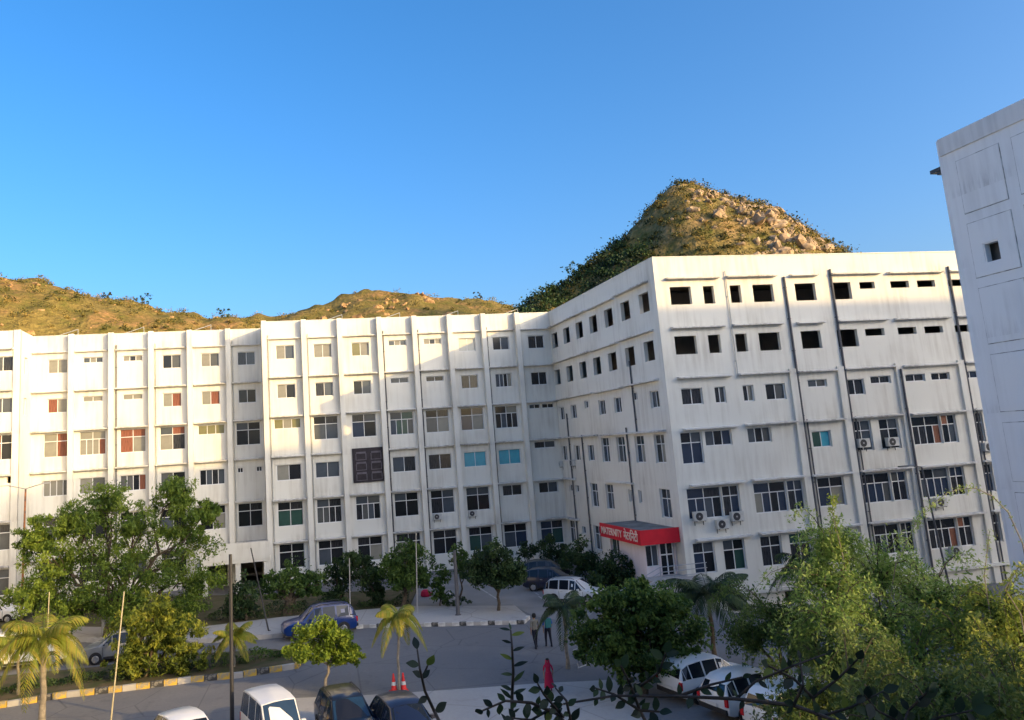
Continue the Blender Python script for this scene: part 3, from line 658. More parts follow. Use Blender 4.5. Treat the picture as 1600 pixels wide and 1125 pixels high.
for h_ in (.4, .7, 1.0): rl.tube([(XM+.5, yf-2.1, zl+h_), (xf+.1, yf-2.1, zl+h_), (xf-3.1, yf-2.1, h_)], .025, 6)
for x in (xf+1, XM+.4): rl.tube([(x, yf-2.1, zl), (x, yf-2.1, zl+1)], .03, 6)
rl.build('railing', STEEL, ent, smooth=True)
# ---- tower at the right edge
XT = 32.0; yt = XT*23.806/24; sc = XT/24; tz = lambda z: CAM.z+(z-12)*sc
tw = empty('tower_building', 'tall pale plastered tower cut off by the right edge of the photo', 'building')
FT = Facade(tw, XT, 0, -math.pi/2); TOP = tz(21.788)
per = tz(20.756)-tz(18.447); U0 = -yt; UT = lambda x, y: -onX(x, y, XT).y
c1 = (UT(1494,252), UT(1560,226)); c2 = (UT(1580,214), UT(1580,214)+c1[1]-c1[0]+.6); wid = c2[0]-c1[1]
wu, wz = UT(1551,393), onX(1551,393,XT).z
FT.holes.append((wu-.36, wu+.36, wz-.42, wz+.42))
cols_ = [c1, c2]
while cols_[-1][1] < -25: a = cols_[-1][1]+wid; cols_.append((a, a+3.4))
cols_ = [c for c in cols_ if c[1] < -22.1]
FT.wall(U0, -22, -1, TOP, TOWERM)
GROOVE_SHADE = mat('painted_groove_shade', (.16,.15,.15), .9, .6, 2, col2=(.55,.54,.53), lo=.42, hi=.6); k = 0  # blotchy dark strips paint in the groove shadow that the raised panels lack
while tz(20.756)-per*k > 2:
    zt_ = tz(20.756)-per*k; zb_ = zt_-(tz(20.756)-tz(18.839))
    for (a, b_) in cols_:
        t = .035; fr = MB()      # raised panel; the shadow line round it is painted by the strips below
        hole = (wu-.36, wu+.36, wz-.42, wz+.42)
        if a < wu < b_ and zb_ < wz < zt_:
            for (p, q, r_, s_) in ((a, hole[0]-.06, zb_, zt_), (hole[1]+.06, b_, zb_, zt_), (hole[0]-.06, hole[1]+.06, zb_, hole[2]-.06), (hole[0]-.06, hole[1]+.06, hole[3]+.06, zt_)): fr.box(p, q, -t, .01, r_, s_)
        else: fr.box(a, b_, -t, .01, zb_, zt_)
        FT.add(fr, 'panel', TOWERM)
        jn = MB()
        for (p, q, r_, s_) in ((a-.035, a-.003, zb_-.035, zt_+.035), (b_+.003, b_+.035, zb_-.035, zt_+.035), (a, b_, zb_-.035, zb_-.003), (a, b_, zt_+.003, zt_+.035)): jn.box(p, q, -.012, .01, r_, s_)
        FT.add(jn, 'groove_shade_strip', GROOVE_SHADE)
    k += 1
FT.add(MB().box(U0-.05, -22, -.07, .02, tz(21.17), TOP+.02), 'parapet_band', wallmat('tower_parapet', (.70,.685,.68), (.40,.38,.37), .55))
MB().box(XT+.02, XT+18, 22, yt, TOP-1, TOP-.8).build('roof', SLAB, tw)
MB().box(XT, XT+18, yt, yt+.2, -1, TOP-.01).build('end_wall', TOWERM, tw); MB().box(XT, XT+18, 21.8, 22, -1, TOP-.01).build('end_wall', TOWERM, tw); MB().box(XT+18, XT+18.2, 21.8, yt+.2, -1, TOP-.01).build('side_wall', TOWERM, tw)
FT.add(MB().box(wu-.8, wu+.8, .6, .7, wz-1, wz+1), 'room_wall', INNER)
sp = onX(1468, 260, XT); b = MB(); b.box(XT+.1, XT+.5, yt+.2, yt+.95, sp.z-.16, sp.z+.02); b.box(XT+.15, XT+.45, yt+.2, yt+.6, sp.z-.32, sp.z-.16); b.build('rain_spout', METAL, tw)
# ---- unseen buildings: shade thrown from behind the viewpoint, sunlight bounced from the left
def plain_block(name, label, x0, x1, y0, y1, z0, z1, m):
    t = empty(name, label, 'building'); MB().box(x0, x1, y0, y1, z0, z1).build('wall', m, t)
    z = z0+3.2; b = MB()
    while z < z1-1: MB().box(x0-.3, x1+.3, y1, y1+.4, z, z+.14).build('sun_ledge', m, t); z += 3.3
    MB().box(x0-.05, x1+.05, y0-.05, y1+.05, z1+.002, z1+.12).build('parapet_coping', m, t); return t
plain_block('shade_block', 'unseen tall plain white block behind the viewpoint, put there to throw the long shade', 76, 150, -34, -20, -1, 42.2, WALL)  # unseen block, sized so its roof edge sets the facade shade line
lb_ = plain_block('bounce_block', 'unseen white block added outside the left edge of the view to bounce sunlight', -40, -27, 4, 66, -1, 21.5, WALL)  # added block, bounces warm sunlight onto the left-facing walls
plain_block('terrace_building', 'white building at the viewpoint, just behind the camera', -40, 29, -14, -2.2, 2, 15.2, WALL)
# ------------------------------------------------------------------ air conditioners
def ac_unit():
    t = empty('air_conditioner', '', 'air conditioner'); b = MB().box(-.42, .42, -.34, -.02, 0, .58); b.build('casing', mat('ac_cream', (.58,.57,.53), .6, .2, 4), t)
    f = MB(); 
    f.tube([(-.1, -.355, .29), (-.1, -.338, .29)], .25, 20); g_ = f.build('fan_grille', mat('ac_grille', (.05,.05,.055), .5), t)
    c = MB().tube([(-.1, -.365, .29), (-.1, -.352, .29)], .06, 10); c.build('fan_hub', STEEL, g_)
    for s in (-.3, .3): MB().box(s-.02, s+.02, -.36, .02, -.04, -.002).box(s-.02, s+.02, -.02, .02, -.3, -.04).build('bracket', METAL, t)
    return t
ac0 = None
def put_ac(fac, u, z, label, scale=1, d=0):
    global ac0
    o = ac_unit() if ac0 is None else copy_tree(ac0); ac0 = ac0 or o
    c, n = math.cos(fac.rz), math.sin(fac.rz); o.location = (fac.loc[0]+u*c-d*n, fac.loc[1]+u*n+d*c, z); o.rotation_euler = (0, 0, fac.rz); o.scale = (scale,)*3; tag(o, label, 'air conditioner', 'outdoor air conditioners on the walls')
for px, py, lb in ((683,806,'cream outdoor air conditioner below a window on the central block, left of two'), (738,801,'cream outdoor air conditioner below a window on the central block, right of two')):
    p = onY(px, py, YL); put_ac(FL, p.x, p.z-.3, lb, .85)
for px, py, lb in ((1091,806,'air conditioner hung low left of the wide window beside the canopy'), (1149,806,'air conditioner hung right of the wide window beside the canopy'), (1126,818,'air conditioner hung lowest, between two others under the wide window'),
                   (1346,692,'air conditioner set before the left of two tall windows by the dark pipe'), (1391,690,'air conditioner set before the right of two tall windows by the dark pipe'), (1541,698,'air conditioner half hidden by the tower edge'),
                   (1466,784,'air conditioner below the wide window behind the arching vine'), (1490,860,'air conditioner below the lowest wide window near the tower')):
    p = onY(px, py, YR); put_ac(FR, p.x, p.z-.3, lb)
for px, py, lb in ((878,724,'air conditioner on the inner corner wall, nearer the corner'), (897,722,'air conditioner on the inner corner wall, farther from the corner'), (870,676,'air conditioner high in the inner corner above a ledge')):
    p = onX(px, py, XM); put_ac(FM, -p.y, p.z-.3, lb, .85)
# ------------------------------------------------------------------ vehicles
TYRE = mat('tyre_rubber', (.02,.02,.022), .8); RIM = mat('rim_alloy', (.45,.45,.46), .35, metal=.8)
CG = mat('car_glass', (.012,.016,.022), .06, .1, spec=.45); CGB = mat('car_glass_blue', (.015,.04,.085), .07, .2, spec=.5)
HEADL = mat('headlamp_glass', (.6,.62,.64), .1, spec=.8); TAILL = mat('tail_lamp_red', (.5,.01,.012), .2, spec=.6); TRIM = mat('black_trim', (.025,.025,.027), .55)
PLATE = mat('number_plate_white', (.7,.7,.68), .5)
def paint(name, c): return mat(name, c, .28, .06, 2, spec=.5, coat=.35)
WHITEP = paint('paint_white', (.78,.78,.77)); BLUEP = paint('paint_blue', (.002,.026,.15)); BLACKP = paint('paint_black', (.012,.012,.015)); NAVYP = paint('paint_navy', (.012,.016,.04)); GREYP = paint('paint_grey', (.22,.23,.24)); SILVERP = paint('paint_silver', (.62,.63,.64))
# stations: x, sill z, belt z, half width, roof z, roof half width  (roof z a little over belt = bonnet)
SUV = [(-2.15,.50,.80,.74,.84,.62),(-2.10,.34,.95,.84,1.02,.68),(-1.95,.28,.98,.87,1.40,.60),(-1.70,.26,.99,.88,1.60,.62),(-.9,.24,.98,.89,1.67,.64),(-.1,.24,.97,.89,1.67,.64),(.35,.24,.96,.89,1.61,.62),
       (1.05,.25,.95,.88,1.02,.74),(1.55,.27,.92,.87,.97,.72),(1.95,.32,.84,.83,.88,.68),(2.12,.42,.70,.72,.74,.58)]
HATCH = [(-1.85,.48,.78,.70,.82,.6),(-1.80,.32,.90,.80,.97,.64),(-1.62,.26,.93,.83,1.30,.56),(-1.35,.24,.93,.84,1.44,.58),(-.7,.22,.92,.85,1.51,.6),(0,.22,.91,.85,1.50,.6),(.35,.22,.90,.85,1.42,.58),
       (1.0,.23,.90,.84,.97,.70),(1.4,.25,.86,.83,.90,.68),(1.75,.30,.76,.78,.79,.62),(1.9,.40,.64,.66,.67,.52)]
VAN = [(-1.68,.40,.95,.70,1.02,.64),(-1.66,.30,1.02,.73,1.35,.64),(-1.58,.26,1.03,.74,1.74,.60),(-1.40,.24,1.03,.745,1.82,.62),(-.6,.22,1.02,.745,1.86,.63),(.3,.22,1.0,.745,1.86,.63),(.85,.22,.99,.745,1.80,.62),
       (1.42,.24,.96,.73,1.00,.66),(1.58,.28,.84,.71,.88,.62),(1.68,.36,.70,.66,.74,.56)]
CARS = {}
def car_parts(key, st, body_m, glass_m, rails=False):
    def sec(s):
        x, zs, zb, hw, zr, rw = s
        h = [(hw*.93, zs), (hw, zs+.38*(zb-zs)), (hw*.985, zb), (rw, zr), (rw*.55, zr+.035), (0, zr+.045)]
        return [Vector((x, y, z)) for y, z in h] + [Vector((x, -y, z)) for y, z in h[-2::-1]]
    R = [sec(s) for s in st]; n = len(R[0]); bm = bmesh.new(); V = [[bm.verts.new(p) for p in r] for r in R]
    for i in range(len(R)-1):
        for j in range(n-1): bm.faces.new((V[i][j], V[i][j+1], V[i+1][j+1], V[i+1][j]))
        bm.faces.new((V[i][n-1], V[i][0], V[i+1][0], V[i+1][n-1]))
    bm.faces.new(V[0]); bm.faces.new(V[-1][::-1])
    bmesh.ops.recalc_face_normals(bm, faces=bm.faces)
    me = bpy.data.meshes.new('body'); bm.to_mesh(me); bm.free(); me.materials.append(body_m)
    me.polygons.foreach_set('use_smooth', [True]*len(me.polygons)); me.set_sharp_from_angle(angle=math.radians(32))
    out = [('body', me, None)]
    hi = [s[4]-s[2] > .3 for s in st]
    def patch(pts, name, m, shrink=.05, off=.012):
        c = sum(pts, Vector())/len(pts); nn = (pts[1]-pts[0]).cross(pts[2]-pts[0]).normalized()
        if nn.dot(c-Vector((c.x*.5, 0, .8))) < 0: nn = -nn; pts = pts[::-1]
        q = [c+(p-c)*(1-shrink)+nn*off for p in pts]; b = MB(); b.poly(q); k = len(pts)
        back = [p-nn*.02 for p in q]
        for i in range(k): j = (i+1) % k; b.quad(q[j], q[i], back[i], back[j])
        out.append((name, b.mesh(name, m), None))
    for i in range(len(st)-1):
        a, b = R[i], R[i+1]
        if hi[i] and hi[i+1]:
            for s in (0, 1):
                g = (lambda r, k: r[k] if s == 0 else r[n-1-k]); patch([g(a,2), g(b,2), g(b,3), g(a,3)], 'side_window', glass_m, .13)
        elif hi[i] != hi[i+1]:
            nm = 'windshield' if hi[i] else 'rear_window'
            patch([a[3], a[5]*.5+a[4]*.5, a[n-5]*.5+a[5]*.5, a[n-4], b[n-4], b[3]], nm, glass_m, .07, .02)
            for s in (0, 1):
                g = (lambda r, k: r[k] if s == 0 else r[n-1-k]); lo, hi_ = (b, a) if hi[i] else (a, b)
                patch([g(lo,2)*.85+g(hi_,2)*.15, g(hi_,2), g(hi_,3)], 'side_window', glass_m, .16)
    L0, L1 = st[0][0], st[-1][0]; wb = (L0+.2*(L1-L0), L0+.81*(L1-L0)); hw = max(s[3] for s in st); wrad = .33 if st is SUV else .29
    tm = MB(); tm.tube([(0,-.1,0),(0,-.085,0),(0,.085,0),(0,.1,0)], [wrad*.86, wrad, wrad, wrad*.86], 22); tme = tm.mesh('wheel', TYRE, True)
    rm = MB(); rm.tube([(0,.096,0),(0,.108,0)], [wrad*.66, wrad*.6], 16)
    for k in range(5): a = k*2*math.pi/5; rm.box(-.02,.02,.1,.115,0,.0); rm.tube([(0,.11,0),(math.cos(a)*wrad*.6,.112,math.sin(a)*wrad*.6)], .03, 5)
    rme = rm.mesh('rim', RIM)
    am = MB().tube([(0,-.06,0),(0,.06,0)], wrad*1.14, 22).mesh('wheel_arch', TRIM)
    for x in wb:
        for s in (1, -1):
            out.append(('wheel_arch', am, (x, s*(hw-.052), wrad+.03, 0))); out.append(('wheel', tme, (x, s*(hw-.085), wrad, 0 if s > 0 else math.pi), ('rim', rme)))
    f, r = st[-2], st[1]
    for s in (1, -1):
        out.append(('headlight', MB().box(-.12,.07,-.17,.15,-.07,.08).mesh('headlight', HEADL), (f[0]-.02, s*f[3]*.74, f[2]-.10, 0)))
        out.append(('tail_light', MB().box(-.05,.10,-.07,.08,-.14,.14).mesh('tail_light', TAILL), (r[0]-.02, s*(r[3]*.9), r[2]-.16, 0)))
        out.append(('mirror', MB().box(-.07,.07,-.08,.08,-.06,.07).mesh('mirror', body_m), (st[6][0]+.28, s*(hw+.06), st[6][2]+.07, 0)))
        out.append(('sill_trim', MB().box(wb[0]+.4, wb[1]-.4, -.02, .025, 0, .12).mesh('sill_trim', TRIM), (0, s*hw*.945, st[4][1]+.02, 0)))
    out.append(('bumper', MB().box(-.06,.06,-f[3]*.9,f[3]*.9,0,.16).mesh('bumper', TRIM), (f[0]+.08, 0, f[1]+.02, 0)))
    out.append(('bumper', MB().box(-.06,.06,-r[3]*.9,r[3]*.9,0,.16).mesh('bumper', TRIM), (r[0]-.04, 0, r[1]+.02, 0)))
    out.append(('grille', MB().box(-.03,.04,-.34,.34,-.05,.09).mesh('grille', TRIM), (f[0]+.10, 0, f[2]-.20, 0)))
    out.append(('number_plate', MB().box(-.015,.0,-.25,.25,0,.12).mesh('number_plate', PLATE), (r[0]-.09, 0, r[2]-.38, 0)))
    for s in (1, -1):
        for i, xx in enumerate((wb[0]+.42, (wb[0]+wb[1])/2+.05, wb[1]-.36)): out.append(('door_seam', MB().box(-.008,.008,-.01,.012,0,st[4][2]-st[4][1]-.22).mesh('door_seam', TRIM), (xx, s*hw*.995, st[4][1]+.16, 0)))
        for xx in (wb[0]+.62, (wb[0]+wb[1])/2+.25): out.append(('door_handle', MB().box(-.09,.09,-.02,.025,-.018,.018).mesh('door_handle', RIM), (xx, s*hw*.995, st[4][2]-.10, 0)))
        out.append(('wiper', MB().tube([(0,s*.1,0),(-.34,s*.42,.26)], .012, 5).mesh('wiper', TRIM), (st[7][0]-.12, 0, st[7][4]+.09, 0)))
    if rails:
        for s in (1, -1): out.append(('roof_rail', MB().tube([(-1.5, s*.56, 1.66),(-1.3, s*.57, 1.74),(0, s*.58, 1.76),(.25, s*.57, 1.68)], .02, 6).mesh('roof_rail', TRIM, True), None))
    return out
def car(name, label, loc, heading, key, st, body_m, glass_m=CG, cat='car', rails=False, scale=1.0, group=None):
    t = empty(name, label, cat, loc, heading, group); t.scale = (scale,)*3
    k = (key, body_m.name)
    if k not in CARS: CARS[k] = car_parts(key, st, body_m, glass_m, rails)
    for e in CARS[k]:
        o = link(e[0], e[1], t)
        if e[2]: o.location = e[2][:3]; o.rotation_euler = (0, 0, e[2][3])
        if len(e) > 3: link(e[3][0], e[3][1], o)
    return t
def gp(a, b, z=0):
    p, q = G(*a, z), G(*b, z); h_ = math.atan2(q.y-p.y, q.x-p.x); c = (p+q)/2; return Vector((c.x, c.y, gz(c.x, c.y))), h_
c, h = gp((403,1070),(447,1105),1.82); car('minivan', 'white minivan facing the camera beside the thick dark pole', (c.x, c.y, 0), h, 'van', VAN, WHITEP, CGB, 'van')
c, h = gp((527,1075),(543,1093),1.62); car('parked_car', 'black car with blue windshield right of the white minivan', (c.x+.1, c.y, 0), h, 'suv', SUV, BLACKP, CGB, rails=True, scale=.95)
c, h = gp((618,1086),(640,1104),1.48); car('parked_car', 'dark navy car behind the red cones, cut by the bottom edge', (c.x, c.y, 0), h, 'hatch', HATCH, NAVYP)
c, h = gp((280,1112),(306,1128),1.48); car('parked_car', 'white car at the bottom edge left of the minivan, only its roof showing', (c.x, c.y, 0), h, 'hatch', HATCH, WHITEP)
c, h = gp((548,985),(448,999)); car('blue_suv', 'bright blue car parked nose left along the pavement', (c.x, c.y, 0), h, 'suv', SUV, BLUEP, rails=True)
c, h = gp((872,940),(930,943)); car('white_suv', 'white car with roof rails parked in the rear court by the shrubs', (c.x, c.y, 0), h, 'suv', SUV, SILVERP, rails=True, scale=.9)
c, h = gp((838,921),(886,921)); car('parked_car', 'dark navy car next beyond the white one in the rear court', (c.x, c.y, 0), h, 'hatch', HATCH, NAVYP, scale=.98)
c, h = gp((832,907),(880,905)); car('parked_car', 'black car farthest back in the rear court', (c.x, c.y, 0), h, 'hatch', HATCH, BLACKP, scale=.98)
p1, h1 = gp((1062,1086),(1150,1066))
for px, lb, k, st in (((16.5,31.6), 'white hatchback seen from behind, farthest of the three under the foreground branches', 'hatch', HATCH), ((17.0,29.2), 'white car in the middle of the three under the foreground branches', 'hatch', HATCH), ((17.6,26.8), 'white car nearest of the three under the foreground branches, red tail light', 'suv', SUV)):
    car('parked_car', lb, (*px, 0), h1, k, st, WHITEP, group='white cars under the branches')
c, h = gp((-10,1046),(95,1034)); car('parked_car', 'white car at the left edge behind the palms', (c.x, c.y, 0), h, 'suv', SUV, WHITEP, scale=1.1)
c, h = gp((210,1026),(165,1032)); car('parked_car', 'grey car half hidden between palm and yellow shrub', (c.x, c.y, 0), h, 'hatch', HATCH, GREYP)
c, h = gp((-20,973),(12,971)); car('parked_car', 'white car far back at the left edge below the tree', (c.x, c.y, 0), h, 'hatch', HATCH, WHITEP)
# ------------------------------------------------------------------ people
SKIN = mat('skin', (.28,.16,.10), .6, .1); HAIR = mat('black_hair', (.012,.01,.009), .6)
def person(label, loc, rz, top, bottom, scale=1.0, stride=.12, dress=False, arm=.1):
    t = empty('person', label, 'person', loc, rz); t.scale = (scale,)*3
    V = []; E = []; Rd = []
    def v(x, y, z, r, pa=None, r2=None):
        V.append((x, y, z)); Rd.append((r, r2 or r)); k = len(V)-1
        if pa is not None: E.append((pa, k))
        return k
    pel = v(0,0,.95,.15,None,.11); wa = v(0,0,1.1,.14,pel,.10); ch = v(0,.0,1.32,.165,wa,.11); ne = v(0,0,1.47,.055,ch); hd = v(0,.01,1.56,.075,ne); hd2 = v(0,.015,1.64,.085,hd,.095); tp = v(0,.0,1.71,.055,hd2); 
    for s in (-1, 1):
        sh = v(s*.19,0,1.40,.06,ch); el = v(s*.26,-.02+arm*s*.3,1.13,.042,sh); wr_ = v(s*.25,.06+arm*s,.90,.03,el); pm = v(s*.25,.08+arm*s,.83,.034,wr_,.02)
        for k in range(4): f = v(s*.25+(.0),.05+arm*s+k*.018,.76,.008,pm); v(s*.24,.06+arm*s+k*.018,.72-.006*abs(k-1.5),.007,f)
        th = v(s*.25-.0,.125+arm*s,.80,.009,pm); v(s*.24,.135+arm*s,.765,.008,th)
        hp = v(s*.09,0,.88,.10,pel); kn = v(s*.10,.03+s*stride*.5,.50,.068,hp); an = v(s*.10,-.02+s*stride,.09,.042,kn); v(s*.10,.10+s*stride,.035,.04,an)
        if s > 0 or True: v(s*.10,-.07+s*stride,.04,.035,an)
    me = bpy.data.meshes.new('body'); me.from_pydata(V, E, []); o = bpy.data.objects.new('body', me); COL.objects.link(o)
    o.modifiers.new('Skin', 'SKIN').use_smooth_shade = True; o.modifiers.new('Sub', 'SUBSURF').levels = 2
    for i, r in enumerate(Rd): me.skin_vertices[0].data[i].radius = r
    me.skin_vertices[0].data[0].use_root = True
    bpy.context.view_layer.update(); m2 = bpy.data.meshes.new_from_object(o.evaluated_get(bpy.context.evaluated_depsgraph_get())); bpy.data.objects.remove(o)
    m2.materials.clear()
    for m in (SKIN, top, bottom, TRIM): m2.materials.append(m)
    for p in m2.polygons:
        c = p.center; z = c.z
        if z < .07: k = 3
        elif z < .97 and abs(c.x) < .2: k = 2
        elif z > 1.48: k = 0
        elif abs(c.x) > .2 and z < 1.12: k = 0
        else: k = 1
        p.material_index = k; p.use_smooth = True
    link('body', m2, t)
    b = MB(); b.lathe([(.02,.125),(.075,.105),(.105,.05),(.112,-.01),(.10,-.08),(.05,-.12)], 14, (0,-.025,1.655)); b.build('hair', HAIR, t, smooth=True)
    for s in (-1, 1): MB().lathe([(.002,-.012),(.012,0),(.002,.012)], 8, (s*.035,.107,1.63)).build('eye', TRIM, t)
    MB().tube([(0,.10,1.63),(0,.13,1.60),(0,.105,1.595)], [.01,.016,.01], 6).build('nose', SKIN, t, smooth=True)
    MB().box(-.03,.03,.10,.112,1.555,1.567).build('mouth', mat('lips', (.25,.09,.08), .6), t)
    if dress: MB().lathe([(.17,1.05),(.19,.95),(.24,.6),(.29,.22)], 18).build('dress_skirt', top, t, smooth=True); MB().lathe([(.09,1.76-.03),(.125,1.66),(.13,1.55),(.17,1.44),(.21,1.36)], 14, (0,-.035,0)).build('head_scarf', top, t, smooth=True)
    return t
GREYS = mat('shirt_grey', (.20,.19,.16), .85); BLUES = mat('shirt_blue', (.03,.09,.33), .85); TROU = mat('trousers_dark', (.02,.022,.035), .9); PINKC = mat('cloth_crimson', (.42,.015,.06), .85)
p = G(838,1014); person('person in grey shirt and dark trousers walking away across the road', p, .25, GREYS, TROU, .98, .14)
p = G(858,1011); person('person in blue shirt and dark trousers walking beside the one in grey', p, .1, BLUES, TROU, .98, -.12)
p = G(859,1080); person('person in crimson dress and scarf walking near the branch tips', p, 2.8, PINKC, PINKC, .74, .06, True)
bp = link('backpack', MB().box(-.14,.14,-.09,.09,0,.42).mesh('backpack', mat('bag_teal', (.03,.16,.17), .8)), None); q = G(858,1011); bp.location = (q.x-.02, q.y-.21, 1.0); tag(bp, 'teal backpack on the back of the person in blue', 'backpack')
# ------------------------------------------------------------------ cones, poles, small things
def cone(px, label):
    p = G(*px); t = empty('traffic_cone', label, 'traffic cone', (p.x, p.y, 0), 0, 'red cones'); RC = mat('cone_red', (.75,.03,.03), .5)
    MB().lathe([(.15,.04),(.13,.08),(.035,.74),(.02,.76)], 16).build('cone_body', RC, t, smooth=True); MB().box(-.2,.2,-.2,.2,0,.04).build('base', RC, t)
    MB().lathe([(.107,.28),(.085,.42)], 16).build('band', PLATE, t); return t
cone((616,1081), 'red traffic cone left of the palm trunk'); cone((631,1080), 'red traffic cone right of the palm trunk')
p = G(665,932); b = MB(); b.lathe([(.30,0),(.36,.12),(.30,.36),(.16,.46)], 12); b.lathe([(.16,0),(.2,.08),(.12,.22)], 10, (.36,.1,0)); o = b.build('cloth_bundle', PINKC, None, True, (p.x, p.y, 0)); tag(o, 'bright red cloth bundle lying in the rear court', 'bundle')
def pole(name, label, a, b, r, m, cat='pole', base=None, z0=0, parts=()):
    "straight pole from its ground pixel a up to the pixel b at the same distance"
    p = G(*a) if base is None else Vector(base); q = onY(b[0], b[1], p.y); t = empty(name, label, cat, p)
    MB().tube([(0,0,-.1), (q.x-p.x, 0, q.z-p.z)], [r, r*.75], 10).build('shaft', m, t, smooth=True); MB().lathe([(r*2.2,0),(r*2,.12),(r*1.2,.2)], 12).build('base_collar', m, t)
    return t, q-p
RUST = mat('pole_orange', (.42,.16,.05), .6, .5, 3, col2=(.14,.08,.05)); BAMB = mat('bamboo_pale', (.52,.46,.30), .7, .3, 5)
t, d = pole('street_lamp', 'slender double-arm street lamp with orange pole beside the big left tree', (33,975), (40,764), .085, RUST, 'street lamp')
for s in (-1, 1):
    MB().tube([d, d+Vector((s*.55,0,.16)), d+Vector((s*1.15,0,.3))], .035, 6).build('arm', STEEL, t, True)
    MB().box(-.28,.28,-.09,.09,-.05,.04).build('lamp_head', STEEL, t, loc=d+Vector((s*1.4,0,.33)))
t, d = pole('street_lamp', 'grey street lamp with a single arm before the maternity wing', (1462,905), (1440,730), .07, PIPE, 'street lamp', base=(XR(1445,800)-1.2, YR-2.5, -1.25))
MB().tube([d, d+Vector((-.6,0,.12)), d+Vector((-1.2,0,.16))], .035, 6).build('arm', PIPE, t, True); MB().box(-.3,.3,-.09,.09,-.05,.04).build('lamp_head', PIPE, t, loc=d+Vector((-1.4,0,.16)))
pole('lamp_post', 'thick dark pole in the foreground left of the white minivan', (363,1150), (360,866), .085, METAL)
pole('bamboo_stake', 'long pale leaning bamboo stake left of the yellow shrub', (172,1135), (194,924), .035, BAMB, 'stake')
pole('bamboo_stake', 'short pale bamboo stake tied by the left palm', (70,1075), (77,925), .03, BAMB, 'stake')
pole('lamp_post', 'thin leaning dark pole rising behind the blue car', (421,990), (392,856), .05, METAL)
pole('lamp_post', 'slim pale pole before the hanging dark tree, behind the blue car', (547,958), (546,872), .045, STEEL)
pole('lamp_post', 'slim pale pole in front of the green court tree', (652,962), (650,832), .045, STEEL)
pole('lamp_post', 'thick grey pole on the pavement left of the round dark tree', (716,965), (710,860), .13, PIPE)
pole('concrete_post', 'short pale concrete post below the big left tree', (162,1000), (162,958), .16, CONC, 'post')
bn = MB(); 
q = G(915,1040); t = empty('road_barrier', 'small tilted metal grille standing beside the palm bed', 'barrier', q, .5)
for k in range(6): MB().tube([(k*.2-.5,0,0),(k*.2-.5,.2,.75)], .02, 5).build('bar', STEEL, t)
for y, z in ((0,.02),(.2,.75)): MB().tube([(-.55,y,z),(.55,y,z)], .025, 5).build('rail', STEEL, t)
# ------------------------------------------------------------------ hedges
def hedge(label, pxs, hgt, wd, m, seed, n=2600, leaf=.13):
    rng = np.random.default_rng(seed); P = [G(*p) for p in pxs]; o = P[0]; Q = []; R = []
    for i in range(len(P)-1):
        a, b = P[i], P[i+1]; L = (b-a).length; tdir = (b-a).normalized(); nrm = Vector((-tdir.y, tdir.x, 0)); k = int(n*L/8)
        for _ in range(k):
            s = rng.random()*L; lump = .75+.35*math.sin(s*2.1+seed)*math.sin(s*.9+1); e = rng.normal()*.33
            z = hgt*lump*rng.random()**.5*(1-abs(e)*.35); q = a+tdir*s+nrm*e*wd - o; Q.append((q.x, q.y, z+.05)); R.append(.5+.35*math.sin(s*3.3)+rng.normal()*.18)
    t = empty('hedge', label, 'hedge', o); b = MB()
    for i in range(len(P)-1):
        L = (P[i+1]-P[i]).length
        for k in range(int(L/.5)): q = P[i].lerp(P[i+1], (k+.5)/int(L/.5))-o; b.tube([q+Vector((0,0,0)), q+Vector((rng.normal()*.1, rng.normal()*.1, hgt*.6))], .015, 4)
    b.build('stems', BARK, t); link('foliage', leaves_mesh('foliage', np.array(Q), leaf, m, rng, rnd=np.array(R)), t)
hedge('low clipped hedge in the yellow-kerbed bed under the small palm', [(330,1046),(390,1038),(455,1028)], .75, .7, LM['mid'], 1)
hedge('dark low hedge under the yellow shrub in the kerbed bed', [(170,1068),(250,1056),(320,1046)], .6, .8, LM['dark'], 2)
hedge('dark ground shrubs at the left end of the kerbed bed', [(-20,1090),(60,1076),(165,1064)], .6, .9, LM['dark'], 3)
hedge('dark hedge below the trees right of the blue car', [(560,952),(600,950),(640,946)], 1.0, .8, LM['dark'], 4)
hedge('dark hedge behind the blue car below the old thick trunk', [(325,972),(400,968),(480,960),(545,952)], 1.0, 1.0, LM['dark'], 5)
hedge('dark hedge far left before the hospital wall', [(-30,965),(60,962),(160,962),(320,958)], 1.6, 1.2, LM['dark'], 6)
# ------------------------------------------------------------------ trees
def blob(px, py, Y, rx, ry, rz): p = onY(px, py, Y); return (p.x, p.y, p.z, rx, ry, rz)
def tree_px(name, label, basepx, blobs, m, base=None, **k):
    p = G(*basepx) if base is None else Vector(base); p.z = gz(p.x, p.y)
    return tree(name, label, p, [blob(b[0], b[1], p.y+(b[5] if len(b) > 5 else 0), b[2], b[3], b[4]) for b in blobs], m, **k)
tree_px('broad_tree', 'big sunlit olive green tree spreading before the left wall', (165,1000),
  [(110,815,1.4,1.5,1.1),(165,790,1.4,1.4,1.2),(215,825,1.7,1.8,1.4),(275,775,1.1,1.2,1.2),(300,835,1.5,1.5,1.4),(90,880,1.7,1.8,1.4),(160,880,1.9,2.0,1.5),(230,895,1.9,2.0,1.5),(295,910,1.7,1.7,1.6),(55,845,.9,1.0,1.2),(60,930,1.6,1.6,1.1),(130,945,1.7,1.7,1.1),(205,955,1.6,1.7,1.0),(280,965,1.2,1.3,.9),(322,800,.7,.8,.6)],
  LM['olive'], per=4200, leaf=.24, trunk=.24, seed=3, fork=.32, kw=dict(sub=46, spread=.36, hollow=.08), lw=dict(aspect=.34, droop=.7))
